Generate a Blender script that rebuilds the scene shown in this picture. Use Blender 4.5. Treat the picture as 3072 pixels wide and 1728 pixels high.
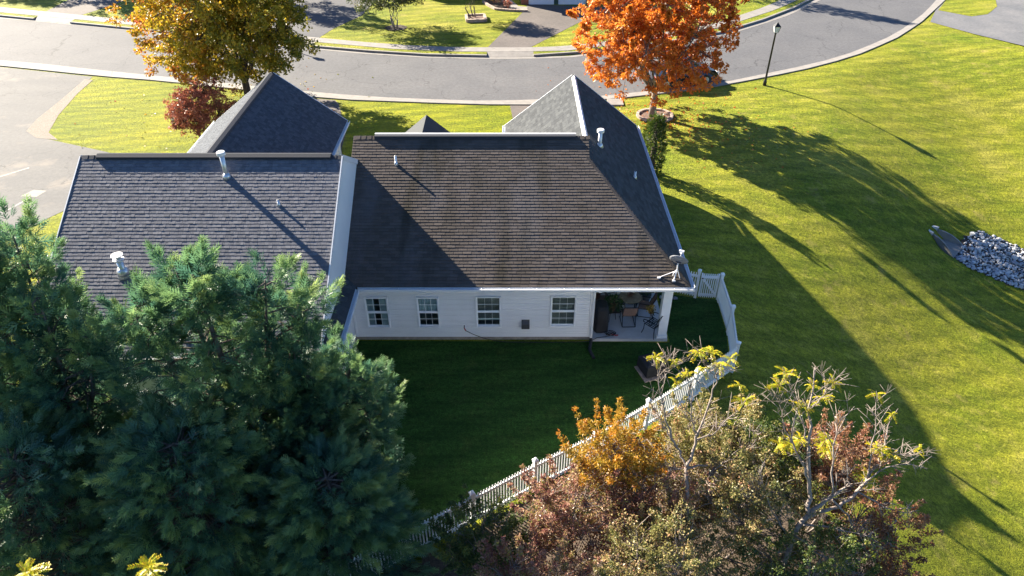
import bpy, math, random
import numpy as np
from mathutils import Vector, Matrix

# ------------------------------------------------------------------ reset
for o in list(bpy.data.objects):
    bpy.data.objects.remove(o, do_unlink=True)
scn = bpy.context.scene
col = scn.collection
rnd = random.Random(7)
rng = np.random.default_rng(11)
R = math.radians

# ------------------------------------------------------------------ camera
cam = bpy.data.cameras.new('camera')
cam.sensor_width = 36.0
cam.lens = 24.99
cam.clip_end = 3000
camo = bpy.data.objects.new('camera', cam)
col.objects.link(camo)
camo.location = (0, 0, 16.4)
camo.rotation_euler = (R(90 - 36.4), 0, 0)
scn.camera = camo
scn.render.resolution_x, scn.render.resolution_y = 1024, 576

# ------------------------------------------------------------------ sky, sun, exposure
SUN_EL, SHADOW_AZ = 28.0, -38.5           # shadows run along this heading (from +x)
world = bpy.data.worlds.new('World')
scn.world = world
world.use_nodes = True
wn = world.node_tree
for n in list(wn.nodes):
    wn.nodes.remove(n)
wo = wn.nodes.new('ShaderNodeOutputWorld')
wb = wn.nodes.new('ShaderNodeBackground')
ws = wn.nodes.new('ShaderNodeTexSky')
ws.sky_type = 'NISHITA'
ws.sun_disc = False
ws.sun_elevation = R(SUN_EL)
dx, dy = math.cos(R(SHADOW_AZ)), math.sin(R(SHADOW_AZ))
ws.sun_rotation = math.atan2(-dx, -dy) % (2 * math.pi)
ws.altitude = 100
wb.inputs[1].default_value = 0.05
ws.ozone_density = 6.0
ws.air_density = 0.85
ws.dust_density = 0.4
wn.links.new(ws.outputs[0], wb.inputs[0])
wn.links.new(wb.outputs[0], wo.inputs[0])
sun = bpy.data.lights.new('sun', 'SUN')
sun.energy = 5.0
sun.angle = R(0.5)
sun.color = (1.0, 0.89, 0.72)
suno = bpy.data.objects.new('sun', sun)
col.objects.link(suno)
ce = math.cos(R(SUN_EL))
suno.rotation_euler = Vector((dx * ce, dy * ce, -math.sin(R(SUN_EL)))).to_track_quat('-Z', 'Y').to_euler()
suno.location = (-30, 40, 40)
vs = scn.view_settings
vs.view_transform = 'Standard'
vs.look = 'None'
vs.exposure = 2.35
vs.gamma = 1.0
vs.use_curve_mapping = False

# ------------------------------------------------------------------ helpers
def lin(r, g, b):
    f = lambda c: (c / 255 / 12.92) if c / 255 <= 0.04045 else ((c / 255 + 0.055) / 1.055) ** 2.4
    return (f(r), f(g), f(b))

def tag(o, label=None, cat=None, group=None, kind=None):
    if label: o['label'] = label
    if cat: o['category'] = cat
    if group: o['group'] = group
    if kind: o['kind'] = kind
    return o

def thing(name, loc, label, cat, group=None):
    o = bpy.data.objects.new(name, None)
    o.empty_display_size = 0.2
    o.location = loc
    col.objects.link(o)
    return tag(o, label, cat, group)

def adopt(o, parent):
    """parent o (whose mesh is in world coordinates) without moving it"""
    if parent is not None:
        o.parent = parent
        if parent.type == 'EMPTY' and not parent.get('local'):
            o.matrix_parent_inverse = Matrix.Translation(-Vector(parent.location))
    return o

class MB:
    def __init__(s):
        s.v, s.f, s.t = [], [], []
    def add(s, vs_, fs, tint=None):
        b = len(s.v)
        s.v += [tuple(p) for p in vs_]
        s.f += [tuple(i + b for i in q) for q in fs]
        if tint is not None:
            s.t += [tint] * len(vs_)
        return s
    def box(s, x0, x1, y0, y1, z0, z1, tint=None):
        return s.add([(x0, y0, z0), (x1, y0, z0), (x1, y1, z0), (x0, y1, z0), (x0, y0, z1), (x1, y0, z1), (x1, y1, z1), (x0, y1, z1)],
                     [(0, 3, 2, 1), (4, 5, 6, 7), (0, 1, 5, 4), (1, 2, 6, 5), (2, 3, 7, 6), (3, 0, 4, 7)], tint)
    def bar(s, p, q, w, h, up=(0, 0, 1)):
        p, q = Vector(p), Vector(q)
        d = (q - p).normalized()
        u = Vector(up)
        if abs(d.dot(u)) > 0.98: u = Vector((0, 1, 0))
        a = d.cross(u).normalized() * w / 2
        b = a.cross(d).normalized() * h / 2
        vs_ = [p - a - b, p + a - b, p + a + b, p - a + b, q - a - b, q + a - b, q + a + b, q - a + b]
        return s.add(vs_, [(0, 1, 2, 3), (7, 6, 5, 4), (0, 4, 5, 1), (1, 5, 6, 2), (2, 6, 7, 3), (3, 7, 4, 0)])
    def tube(s, pts, rad, n=6, cap=True, tint=None):
        pts = [Vector(p) for p in pts]
        if not hasattr(rad, '__len__'): rad = [rad] * len(pts)
        b = len(s.v)
        prev = None
        for i, p in enumerate(pts):
            d = (pts[min(i + 1, len(pts) - 1)] - pts[max(i - 1, 0)])
            if d.length < 1e-6: d = Vector((0, 0, 1))
            d.normalize()
            if prev is None:
                u = Vector((0, 0, 1)) if abs(d.z) < 0.9 else Vector((1, 0, 0))
            else:
                u = prev
            a = d.cross(u)
            if a.length < 1e-6: a = d.cross(Vector((1, 0.3, 0)))
            a.normalize()
            c = a.cross(d).normalized()
            prev = c
            for k in range(n):
                w = 2 * math.pi * k / n
                s.v.append(tuple(p + (a * math.cos(w) + c * math.sin(w)) * rad[i]))
                if tint is not None: s.t.append(tint)
        for i in range(len(pts) - 1):
            for k in range(n):
                s.f.append((b + i * n + k, b + i * n + (k + 1) % n, b + (i + 1) * n + (k + 1) % n, b + (i + 1) * n + k))
        if cap:
            s.f.append(tuple(b + k for k in reversed(range(n))))
            s.f.append(tuple(b + (len(pts) - 1) * n + k for k in range(n)))
        return s
    def lathe(s, prof, c=(0, 0, 0), n=16):
        b = len(s.v)
        for r, z in prof:
            for k in range(n):
                w = 2 * math.pi * k / n
                s.v.append((c[0] + r * math.cos(w), c[1] + r * math.sin(w), c[2] + z))
        for i in range(len(prof) - 1):
            for k in range(n):
                s.f.append((b + i * n + k, b + i * n + (k + 1) % n, b + (i + 1) * n + (k + 1) % n, b + (i + 1) * n + k))
        s.f.append(tuple(b + k for k in reversed(range(n))))
        s.f.append(tuple(b + (len(prof) - 1) * n + k for k in range(n)))
        return s
    def prism(s, poly, z0, z1):
        n = len(poly)
        vs_ = [(p[0], p[1], z0) for p in poly] + [(p[0], p[1], z1) for p in poly]
        fs = [tuple(reversed(range(n))), tuple(range(n, 2 * n))] + [(i, (i + 1) % n, n + (i + 1) % n, n + i) for i in range(n)]
        return s.add(vs_, fs)
    def slab(s, pts, t):
        """planar polygon given as 3d points (top face), thickened straight down by t"""
        n = len(pts)
        vs_ = [tuple(p) for p in pts] + [(p[0], p[1], p[2] - t) for p in pts]
        fs = [tuple(range(n)), tuple(reversed(range(n, 2 * n)))] + [(i, n + i, n + (i + 1) % n, (i + 1) % n) for i in range(n)]
        return s.add(vs_, fs)
    def build(s, name, mat, parent=None, smooth=False, kind=None, label=None):
        me = bpy.data.meshes.new(name)
        me.from_pydata(s.v, [], s.f)
        if s.t and len(s.t) == len(s.v):
            at = me.attributes.new('tint', 'FLOAT', 'POINT')
            at.data.foreach_set('value', np.array(s.t, dtype=np.float32))
        me.materials.append(mat)
        if smooth:
            me.polygons.foreach_set('use_smooth', [True] * len(me.polygons))
        me.validate()
        o = bpy.data.objects.new(name, me)
        col.objects.link(o)
        adopt(o, parent)
        return tag(o, label, kind=kind)

def fast_mesh(name, V, F, mat, parent=None, tint=None, smooth=False):
    V = np.ascontiguousarray(V, dtype=np.float32).reshape(-1, 3)
    F = np.ascontiguousarray(F, dtype=np.int32)
    k = F.shape[1]
    me = bpy.data.meshes.new(name)
    me.vertices.add(len(V)); me.vertices.foreach_set('co', V.ravel())
    me.loops.add(F.size); me.loops.foreach_set('vertex_index', F.ravel())
    me.polygons.add(len(F))
    me.polygons.foreach_set('loop_start', np.arange(0, F.size, k, dtype=np.int32))
    me.polygons.foreach_set('use_smooth', np.full(len(F), bool(smooth)))
    if tint is not None:
        at = me.attributes.new('tint', 'FLOAT', 'POINT')
        at.data.foreach_set('value', np.ascontiguousarray(tint, dtype=np.float32))
    me.update(calc_edges=True)
    me.materials.append(mat)
    o = bpy.data.objects.new(name, me)
    col.objects.link(o)
    return adopt(o, parent)

def obj_from(me, name, M, parent):
    o = bpy.data.objects.new(name, me)
    col.objects.link(o)
    o.matrix_basis = M
    return adopt(o, parent)

# ------------------------------------------------------------------ materials
def newmat(name):
    m = bpy.data.materials.new(name)
    m.use_nodes = True
    nt = m.node_tree
    return m, nt, nt.nodes['Principled BSDF']

def N(nt, t, **kw):
    n = nt.nodes.new(t)
    for k, v in kw.items():
        if k in n.inputs: n.inputs[k].default_value = v
        else: setattr(n, k, v)
    return n

def ramp(nt, stops, fac):
    r = nt.nodes.new('ShaderNodeValToRGB')
    e = r.color_ramp.elements
    while len(e) > 1: e.remove(e[-1])
    e[0].position, e[0].color = stops[0][0], (*stops[0][1], 1)
    for p, c in stops[1:]:
        x = e.new(p); x.color = (*c, 1)
    nt.links.new(fac, r.inputs[0])
    return r.outputs[0]

def mixc(nt, a, b, fac, mode='MIX'):
    m = nt.nodes.new('ShaderNodeMix')
    m.data_type = 'RGBA'; m.blend_type = mode
    for sock, val in ((m.inputs[6], a), (m.inputs[7], b), (m.inputs[0], fac)):
        if hasattr(val, 'is_output') or hasattr(val, 'links'): nt.links.new(val, sock)
        elif sock == m.inputs[0]: sock.default_value = val
        else: sock.default_value = (*val, 1)
    return m.outputs[2]

def noise(nt, scale, detail=3, vec=None, rough=0.55, stretch=None):
    n = N(nt, 'ShaderNodeTexNoise', Scale=scale, Detail=detail, Roughness=rough)
    if vec is None:
        g = nt.nodes.new('ShaderNodeNewGeometry'); vec = g.outputs['Position']
    if stretch:
        mp = nt.nodes.new('ShaderNodeMapping'); mp.inputs['Scale'].default_value = stretch
        nt.links.new(vec, mp.inputs[0]); vec = mp.outputs[0]
    nt.links.new(vec, n.inputs['Vector'])
    return n.outputs[0]

def bump(nt, bsdf, h, strength=0.4, dist=0.02):
    b = N(nt, 'ShaderNodeBump', Strength=strength, Distance=dist)
    nt.links.new(h, b.inputs['Height'])
    nt.links.new(b.outputs[0], bsdf.inputs['Normal'])

def simple(name, c, rough=0.6, metal=0.0, var=0.12, scale=6, bmp=0.0, bs=60, spec=0.5):
    m, nt, b = newmat(name)
    b.inputs['Roughness'].default_value = rough
    b.inputs['Metallic'].default_value = metal
    b.inputs['Specular IOR Level'].default_value = spec
    if var:
        n = noise(nt, scale, 4)
        c2 = tuple(x * (1 - var) for x in c); c3 = tuple(min(1, x * (1 + var)) for x in c)
        nt.links.new(ramp(nt, [(0.3, c2), (0.7, c3)], n), b.inputs['Base Color'])
    else:
        b.inputs['Base Color'].default_value = (*c, 1)
    if bmp: bump(nt, b, noise(nt, bs, 3), bmp, 0.01)
    return m

def leafmat(name, stops, trans=0.4, rough=0.42):
    m, nt, b = newmat(name)
    at = N(nt, 'ShaderNodeAttribute', attribute_name='tint')
    c = ramp(nt, stops, at.outputs['Fac'])
    nt.links.new(c, b.inputs['Base Color'])
    b.inputs['Roughness'].default_value = rough
    b.inputs['Specular IOR Level'].default_value = 0.5
    tr = nt.nodes.new('ShaderNodeBsdfTranslucent')
    nt.links.new(c, tr.inputs[0])
    mx = nt.nodes.new('ShaderNodeMixShader'); mx.inputs[0].default_value = trans
    out = nt.nodes['Material Output']
    nt.links.new(b.outputs[0], mx.inputs[1]); nt.links.new(tr.outputs[0], mx.inputs[2])
    nt.links.new(mx.outputs[0], out.inputs[0])
    return m

def shingle_mat(name, stops, stain=None):
    """colour differs from tab to tab; granules and (for the old roof) streaks of algae on top"""
    m, nt, b = newmat(name)
    at = N(nt, 'ShaderNodeAttribute', attribute_name='tint')
    oi = nt.nodes.new('ShaderNodeObjectInfo')
    ad = N(nt, 'ShaderNodeMath', operation='ADD')
    nt.links.new(at.outputs['Fac'], ad.inputs[0]); nt.links.new(oi.outputs['Random'], ad.inputs[1])
    fr = N(nt, 'ShaderNodeMath', operation='FRACT'); nt.links.new(ad.outputs[0], fr.inputs[0])
    c = ramp(nt, stops, fr.outputs[0])
    if stain:
        n1 = noise(nt, 1.0, 4, stretch=(0.9, 0.16, 0.16))
        c = mixc(nt, c, stain[0], ramp(nt, [(0.36, (1, 1, 1)), (0.52, (0, 0, 0))], n1))
        n2 = noise(nt, 1.0, 4, stretch=(0.55, 0.22, 0.22))
        c = mixc(nt, c, stain[1], ramp(nt, [(0.52, (0, 0, 0)), (0.72, (0.75, 0.75, 0.75))], n2))
    g = noise(nt, 90, 2)
    c = mixc(nt, c, ramp(nt, [(0.3, (0.6, 0.6, 0.6)), (0.7, (1.3, 1.3, 1.3))], g), 1.0, 'MULTIPLY')
    nt.links.new(c, b.inputs['Base Color'])
    b.inputs['Roughness'].default_value = 0.9
    b.inputs['Specular IOR Level'].default_value = 0.15
    bump(nt, b, noise(nt, 140, 2), 0.5, 0.004)
    return m

M = {}
M['shingle_brown'] = shingle_mat('shingle_brown', [(0, lin(77, 71, 67)), (0.5, lin(83, 77, 73)), (1, lin(91, 84, 80))],
                                 (lin(60, 56, 49), lin(98, 95, 97)))
M['shingle_grey'] = shingle_mat('shingle_grey', [(0, lin(94, 96, 103)), (0.5, lin(104, 105, 112)), (1, lin(114, 115, 121))])
M['shingle_blue'] = shingle_mat('shingle_blue', [(0, lin(57, 60, 63)), (0.5, lin(65, 68, 71)), (1, lin(75, 78, 80))])
M['shingle_slate'] = shingle_mat('shingle_slate', [(0, lin(64, 69, 77)), (0.5, lin(73, 78, 86)), (1, lin(84, 89, 96))])
M['shingle_cap'] = shingle_mat('shingle_cap', [(0, lin(50, 53, 60)), (0.5, lin(58, 61, 68)), (1, lin(68, 71, 78))])
M['white_vinyl'] = simple('white_vinyl', (0.80, 0.82, 0.84), 0.45, var=0.04, scale=3)
M['white_trim'] = simple('white_trim', (0.62, 0.64, 0.67), 0.4, var=0.04, scale=2)
M['siding'] = simple('siding', (0.74, 0.755, 0.77), 0.5, var=0.06, scale=0.7)
M['siding_white'] = simple('siding_white', (0.66, 0.69, 0.72), 0.5, var=0.05, scale=0.8)
M['foundation'] = simple('foundation', (0.26, 0.23, 0.20), 0.9, var=0.25, scale=5, bmp=0.4)
M['concrete'] = simple('concrete', (0.185, 0.175, 0.165), 0.85, var=0.14, scale=2.5, bmp=0.25)
M['concrete_slab'] = simple('concrete_slab', (0.48, 0.48, 0.48), 0.8, var=0.12, scale=2.2, bmp=0.2)
M['metal'] = simple('metal', (0.62, 0.63, 0.65), 0.38, 0.75, var=0.1, scale=8)
M['white_cap'] = simple('white_cap', (0.75, 0.75, 0.77), 0.4, 0.2, var=0.05)
M['black_metal'] = simple('black_metal', (0.012, 0.013, 0.015), 0.45, 0.3, var=0.2)
M['black_cover'] = simple('black_cover', (0.010, 0.011, 0.014), 0.75, var=0.3, scale=5, bmp=0.3, bs=9)
M['rubber'] = simple('rubber', (0.012, 0.012, 0.014), 0.5, var=0.2)
M['red_rubber'] = simple('red_rubber', (0.45, 0.03, 0.03), 0.5, var=0.1)
M['dark_grey'] = simple('dark_grey', (0.05, 0.055, 0.06), 0.6, var=0.2)
M['hood_grey'] = simple('hood_grey', (0.06, 0.06, 0.065), 0.55, var=0.2)
M['interior'] = simple('interior', (0.12, 0.12, 0.13), 0.9, var=0.3, scale=3)
M['blind'] = simple('blind', (0.40, 0.46, 0.47), 0.6, var=0.05)
M['curtain'] = simple('curtain', (0.30, 0.36, 0.38), 0.8, var=0.2, scale=4)
M['sling'] = simple('sling', (0.20, 0.13, 0.105), 0.75, var=0.15, scale=30)
M['table_glass'] = simple('table_glass', (0.20, 0.15, 0.10), 0.15, var=0.35, scale=5)  # tan mottling stands in for the reflection in the glass
M['wood'] = simple('wood', (0.20, 0.14, 0.09), 0.7, var=0.25, scale=6)
M['sheet_brown'] = simple('sheet_brown', (0.11, 0.085, 0.07), 0.95, var=0.2, scale=20)
M['pot'] = simple('pot', (0.12, 0.05, 0.03), 0.8, var=0.2)
M['paver'] = simple('paver', (0.21, 0.175, 0.155), 0.9, var=0.2, scale=4, bmp=0.4)
M['edge_stone'] = simple('edge_stone', (0.30, 0.235, 0.20), 0.9, var=0.3, scale=3, bmp=0.5)
M['brick'] = simple('brick', (0.22, 0.075, 0.05), 0.9, var=0.35, scale=7, bmp=0.4)
M['green_trim'] = simple('green_trim', (0.02, 0.055, 0.04), 0.6, var=0.2)
M['garage_white'] = simple('garage_white', (0.62, 0.65, 0.70), 0.5, var=0.04)
M['car_paint'] = simple('car_paint', (0.018, 0.02, 0.03), 0.2, 0.4, var=0.1)
M['car_glass'] = simple('car_glass', (0.01, 0.012, 0.015), 0.06, var=0)
M['paint_line'] = simple('paint_line', (0.20, 0.195, 0.19), 0.85, var=0.35, scale=9)
M['lamp_glass'] = simple('lamp_glass', (0.62, 0.64, 0.66), 0.25, var=0.06)
M['flower'] = simple('flower', (0.55, 0.33, 0.02), 0.7, var=0.3, scale=30)

def bark(name, c1, c2, sc=14):
    m, nt, b = newmat(name)
    n = noise(nt, sc, 5, stretch=(1, 1, 0.25))
    nt.links.new(ramp(nt, [(0.3, c1), (0.7, c2)], n), b.inputs['Base Color'])
    b.inputs['Roughness'].default_value = 0.9
    bump(nt, b, n, 0.7, 0.02)
    return m
M['bark'] = bark('bark', (0.055, 0.042, 0.033), (0.16, 0.125, 0.10))
M['bark_mid'] = bark('bark_mid', (0.09, 0.07, 0.055), (0.24, 0.195, 0.16))
M['bark_grey'] = bark('bark_grey', (0.13, 0.11, 0.095), (0.34, 0.30, 0.27))
M['bark_twig'] = bark('bark_twig', (0.14, 0.11, 0.095), (0.30, 0.255, 0.225))
M['bark_dark'] = bark('bark_dark', (0.03, 0.024, 0.018), (0.085, 0.065, 0.05))

# glass that mirrors the sky at grazing angles and lets the room show
def glass():
    m, nt, b = newmat('window_glass')
    nt.nodes.remove(b)
    out = nt.nodes['Material Output']
    tr = nt.nodes.new('ShaderNodeBsdfTransparent'); tr.inputs[0].default_value = (0.94, 1.0, 1.0, 1)
    gl = nt.nodes.new('ShaderNodeBsdfGlossy'); gl.inputs['Roughness'].default_value = 0.03
    fr = nt.nodes.new('ShaderNodeFresnel'); fr.inputs[0].default_value = 1.7
    mx = nt.nodes.new('ShaderNodeMixShader')
    ge = nt.nodes.new('ShaderNodeNewGeometry')
    iv = N(nt, 'ShaderNodeMath', operation='SUBTRACT'); iv.inputs[0].default_value = 1.0; nt.links.new(ge.outputs['Backfacing'], iv.inputs[1])
    fm = N(nt, 'ShaderNodeMath', operation='MULTIPLY'); nt.links.new(fr.outputs[0], fm.inputs[0]); nt.links.new(iv.outputs[0], fm.inputs[1])
    nt.links.new(fm.outputs[0], mx.inputs[0]); nt.links.new(tr.outputs[0], mx.inputs[1]); nt.links.new(gl.outputs[0], mx.inputs[2])
    nt.links.new(mx.outputs[0], out.inputs[0])
    return m
M['glass'] = glass()

def asphalt(name, c1, c2, crack=0.6, streak=(1, 1, 1), patch=None):
    m, nt, b = newmat(name)
    big = noise(nt, 0.35, 5, stretch=streak)
    c = ramp(nt, [(0.3, c1), (0.7, c2)], big)
    fine = noise(nt, 40, 3)
    c = mixc(nt, c, ramp(nt, [(0.25, (0.72, 0.72, 0.72)), (0.75, (1.25, 1.25, 1.25))], fine), 1.0, 'MULTIPLY')
    mott = noise(nt, 5, 4)
    c = mixc(nt, c, ramp(nt, [(0.3, (0.86, 0.86, 0.86)), (0.7, (1.12, 1.12, 1.12))], mott), 1.0, 'MULTIPLY')
    if patch:
        pn = noise(nt, 0.5, 5)
        c = mixc(nt, c, patch, ramp(nt, [(0.56, (0, 0, 0)), (0.72, (0.8, 0.8, 0.8))], pn))
    if crack:
        g = nt.nodes.new('ShaderNodeNewGeometry')
        dn = N(nt, 'ShaderNodeTexNoise', Scale=1.2, Detail=4)
        nt.links.new(g.outputs['Position'], dn.inputs['Vector'])
        va = N(nt, 'ShaderNodeVectorMath', operation='MULTIPLY_ADD')
        nt.links.new(dn.outputs['Color'], va.inputs[0]); va.inputs[1].default_value = (1.6, 1.6, 0); nt.links.new(g.outputs['Position'], va.inputs[2])
        vo = N(nt, 'ShaderNodeTexVoronoi', Scale=0.22, feature='DISTANCE_TO_EDGE')
        nt.links.new(va.outputs[0], vo.inputs['Vector'])
        lt = ramp(nt, [(0.0, (1, 1, 1)), (0.006, (0, 0, 0))], vo.outputs['Distance'])
        ml = N(nt, 'ShaderNodeMath', operation='MULTIPLY'); nt.links.new(lt, ml.inputs[0]); ml.inputs[1].default_value = crack
        c = mixc(nt, c, tuple(x * 0.45 for x in c1), ml.outputs[0])
    nt.links.new(c, b.inputs['Base Color'])
    b.inputs['Roughness'].default_value = 0.85
    b.inputs['Specular IOR Level'].default_value = 0.3
    bump(nt, b, fine, 0.3, 0.006)
    return m
M['road'] = asphalt('road', (0.078, 0.080, 0.088), (0.100, 0.101, 0.107), 0.9, (1, 1, 1))
M['drive'] = asphalt('drive', (0.085, 0.076, 0.072), (0.12, 0.105, 0.098), 0.0)
M['drive_shaded'] = asphalt('drive_shaded', (0.06, 0.062, 0.07), (0.085, 0.086, 0.092), 0.25)  # darker, bluer asphalt; the shade over this drive is put into it
M['parking'] = asphalt('parking', (0.074, 0.076, 0.082), (0.102, 0.102, 0.103), 0.8, (0.5, 1.4, 1), patch=(0.19, 0.165, 0.14))
M['drive_right'] = asphalt('drive_right', (0.10, 0.105, 0.115), (0.15, 0.15, 0.155), 0.3)

def soil(name, c1, c2, sc=9):
    m, nt, b = newmat(name)
    n = noise(nt, sc, 6, rough=0.7)
    nt.links.new(ramp(nt, [(0.3, c1), (0.7, c2)], n), b.inputs['Base Color'])
    b.inputs['Roughness'].default_value = 0.95
    bump(nt, b, n, 0.9, 0.05)
    return m
M['mulch'] = soil('mulch', (0.055, 0.034, 0.026), (0.19, 0.125, 0.10))
M['mulch_dark'] = soil('mulch_dark', (0.018, 0.013, 0.010), (0.07, 0.05, 0.04))
M['litter'] = soil('litter', (0.035, 0.025, 0.018), (0.13, 0.095, 0.065), 12)
M['gravel'] = soil('gravel', (0.10, 0.085, 0.07), (0.30, 0.26, 0.22), 14)
M['dirt'] = soil('dirt', (0.10, 0.075, 0.05), (0.20, 0.16, 0.11), 5)

def stone_mat():
    m, nt, b = newmat('riprap')
    oi = nt.nodes.new('ShaderNodeObjectInfo')
    at = N(nt, 'ShaderNodeAttribute', attribute_name='tint')
    ad = N(nt, 'ShaderNodeMath', operation='ADD'); nt.links.new(oi.outputs['Random'], ad.inputs[0]); nt.links.new(at.outputs['Fac'], ad.inputs[1])
    fr = N(nt, 'ShaderNodeMath', operation='FRACT'); nt.links.new(ad.outputs[0], fr.inputs[0])
    c = ramp(nt, [(0, (0.20, 0.215, 0.24)), (0.5, (0.34, 0.36, 0.39)), (0.85, (0.48, 0.49, 0.51)), (1, (0.46, 0.41, 0.35))], fr.outputs[0])
    n = noise(nt, 12, 4)
    c = mixc(nt, c, ramp(nt, [(0.3, (0.7, 0.7, 0.7)), (0.7, (1.2, 1.2, 1.2))], n), 1.0, 'MULTIPLY')
    nt.links.new(c, b.inputs['Base Color'])
    b.inputs['Roughness'].default_value = 0.85
    return m
M['riprap'] = stone_mat()

def grass_mat(name, lush, mid, dry):
    m, nt, b = newmat(name)
    geo = nt.nodes.new('ShaderNodeNewGeometry')
    P = geo.outputs['Position']
    n1 = noise(nt, 0.22, 5, P); n2 = noise(nt, 1.7, 5, P, 0.65); n3 = noise(nt, 22, 4, P, 0.7); n4 = noise(nt, 7, 4, P, 0.7)
    c = ramp(nt, [(0.3, lush), (0.55, mid), (0.78, dry)], n1)
    c = mixc(nt, c, dry, ramp(nt, [(0.52, (0, 0, 0)), (0.74, (0.65, 0.65, 0.65))], n2))
    c = mixc(nt, c, ramp(nt, [(0.3, (0.38, 0.42, 0.35)), (0.68, (1.5, 1.48, 1.45))], n3), 1.0, 'MULTIPLY')
    c = mixc(nt, c, ramp(nt, [(0.3, (0.52, 0.56, 0.5)), (0.68, (1.32, 1.3, 1.3))], n4), 1.0, 'MULTIPLY')
    # blades lie along the mower's path: drawn-out streaks, and worn thin patches
    st = noise(nt, 4.0, 4, P, 0.6)
    mps = nt.nodes.new('ShaderNodeMapping'); mps.inputs['Rotation'].default_value = (0, 0, -0.42); mps.inputs['Scale'].default_value = (0.10, 1.0, 1.0)
    nt.links.new(P, mps.inputs[0])
    st = noise(nt, 4.2, 4, mps.outputs[0], 0.6)
    c = mixc(nt, c, ramp(nt, [(0.32, (0.66, 0.72, 0.62)), (0.66, (1.22, 1.2, 1.2))], st), 1.0, 'MULTIPLY')
    wp = noise(nt, 0.75, 6, P, 0.68)
    c = mixc(nt, c, tuple(v * k for v, k in zip(dry, (0.95, 0.85, 1.3))), ramp(nt, [(0.60, (0, 0, 0)), (0.72, (0.6, 0.6, 0.6))], wp))
    # faint mowing bands
    wv = N(nt, 'ShaderNodeTexWave', Scale=0.30, Distortion=3.0); wv.inputs['Detail'].default_value = 2; wv.inputs['Detail Scale'].default_value = 0.35
    mpw = nt.nodes.new('ShaderNodeMapping'); mpw.inputs['Rotation'].default_value = (0, 0, 1.22)
    nt.links.new(P, mpw.inputs[0]); nt.links.new(mpw.outputs[0], wv.inputs['Vector'])
    c = mixc(nt, c, ramp(nt, [(0.2, (0.90, 0.92, 0.9)), (0.8, (1.16, 1.14, 1.12))], wv.outputs['Fac']), 1.0, 'MULTIPLY')
    nt.links.new(c, b.inputs['Base Color'])
    b.inputs['Roughness'].default_value = 0.8
    b.inputs['Specular IOR Level'].default_value = 0.15
    h = N(nt, 'ShaderNodeMath', operation='ADD'); nt.links.new(n3, h.inputs[0]); nt.links.new(n4, h.inputs[1])
    bump(nt, b, h.outputs[0], 1.0, 0.10)
    return m
LUSH, MID, DRY = (0.138, 0.182, 0.009), (0.228, 0.234, 0.018), (0.35, 0.31, 0.065)
M['grass'] = grass_mat('grass', LUSH, MID, DRY)
M['grass_lush'] = grass_mat('grass_lush', (0.165, 0.195, 0.003), (0.225, 0.235, 0.004), (0.28, 0.265, 0.010))
M['grass_yard_shaded'] = grass_mat('grass_yard_shaded', (0.020, 0.070, 0.010), (0.034, 0.095, 0.014), (0.065, 0.105, 0.02))  # greens darkened to stand in for the shade of the enclosed yard

# ------------------------------------------------------------------ terrain
_cp = np.array([(7, y, 0) for y in (2, 8, 14, 20, 26, 32, 38)] + [
    (12.55, 24.3, -1.5), (15.3, 19.1, -3.3), (15.9, 12.9, -3.4), (17.8, 42.5, -0.1), (19.6, 41.0, -0.27), (20.9, 40.0, -0.66), (22.1, 39.0, -1.04), (23.4, 38.0, -1.5), (24.2, 37.3, -1.8),
    (25.2, 36.5, -2.17), (12.5, 35.6, -0.05), (16.5, 32.4, -0.7), (19.1, 30.3, -2.0), (21.4, 28.5, -3.4), (24.0, 26.5, -4.4), (21.6, 31.1, -2.8), (24.5, 31.4, -3.3), (26.1, 30.1, -3.9),
    (22, 24, -4.2), (18, 20, -3.9), (28, 22, -5.0), (31, 31, -3.5), (36, 36, -2.7), (30, 41, -2.0), (37, 47, -0.5), (18, 13, -4.0), (26, 13, -5.0),
    (38, 15, -5.2), (15, 5, -3.6), (30, 3, -5.0), (9.5, 29, -0.2), (10, 34.5, -0.05), (14, 38.5, -0.08), (12, 30, -0.5), (15.5, 28, -1.5),
    (10, 16, -0.85), (10, 10, -1.0), (10, 4, -1.0), (45, 40, -1.4), (50, 25, -3.8), (50, 8, -4.8)] +
    [(8.3, 42.1, 0), (12.6, 43.5, 0), (16.3, 45.1, 0), (20.4, 47.2, 0), (23.9, 49.4, 0), (28.3, 53.1, 0), (32, 57, 0), (36.9, 51.6, -0.05), (44, 48, -0.1), (44, 60, 0), (60, 60, 0), (60, 40, -0.3)], dtype=float)
def _k(d2):
    return 0.5 * d2 * np.log(d2 + 1e-9)
_d2 = ((_cp[:, None, :2] - _cp[None, :, :2]) ** 2).sum(-1)
_n = len(_cp)
_A = np.zeros((_n + 3, _n + 3))
_A[:_n, :_n] = _k(_d2) + np.eye(_n) * 0.15
_A[:_n, _n] = 1; _A[:_n, _n + 1:] = _cp[:, :2]
_A[_n, :_n] = 1; _A[_n + 1:, :_n] = _cp[:, :2].T
_W = np.linalg.solve(_A, np.concatenate([_cp[:, 2], np.zeros(3)]))
NEAR_UP = [(-80, 60.5), (-55, 53.5), (-35.19, 48.6), (-32.17, 47.96), (-28.51, 46.94), (-23.03, 45.51), (-13.13, 42.92), (-10.51, 42.33), (-7.17, 41.75), (-2.31, 41.3), (2.1, 41.49), (6.06, 42.2), (13.35, 44.29), (16.41, 45.85), (20.63, 47.96), (24.3, 50.45), (28.84, 54.43), (33.08, 59.33), (36.4, 63.76), (46, 79), (58, 100)]
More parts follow.
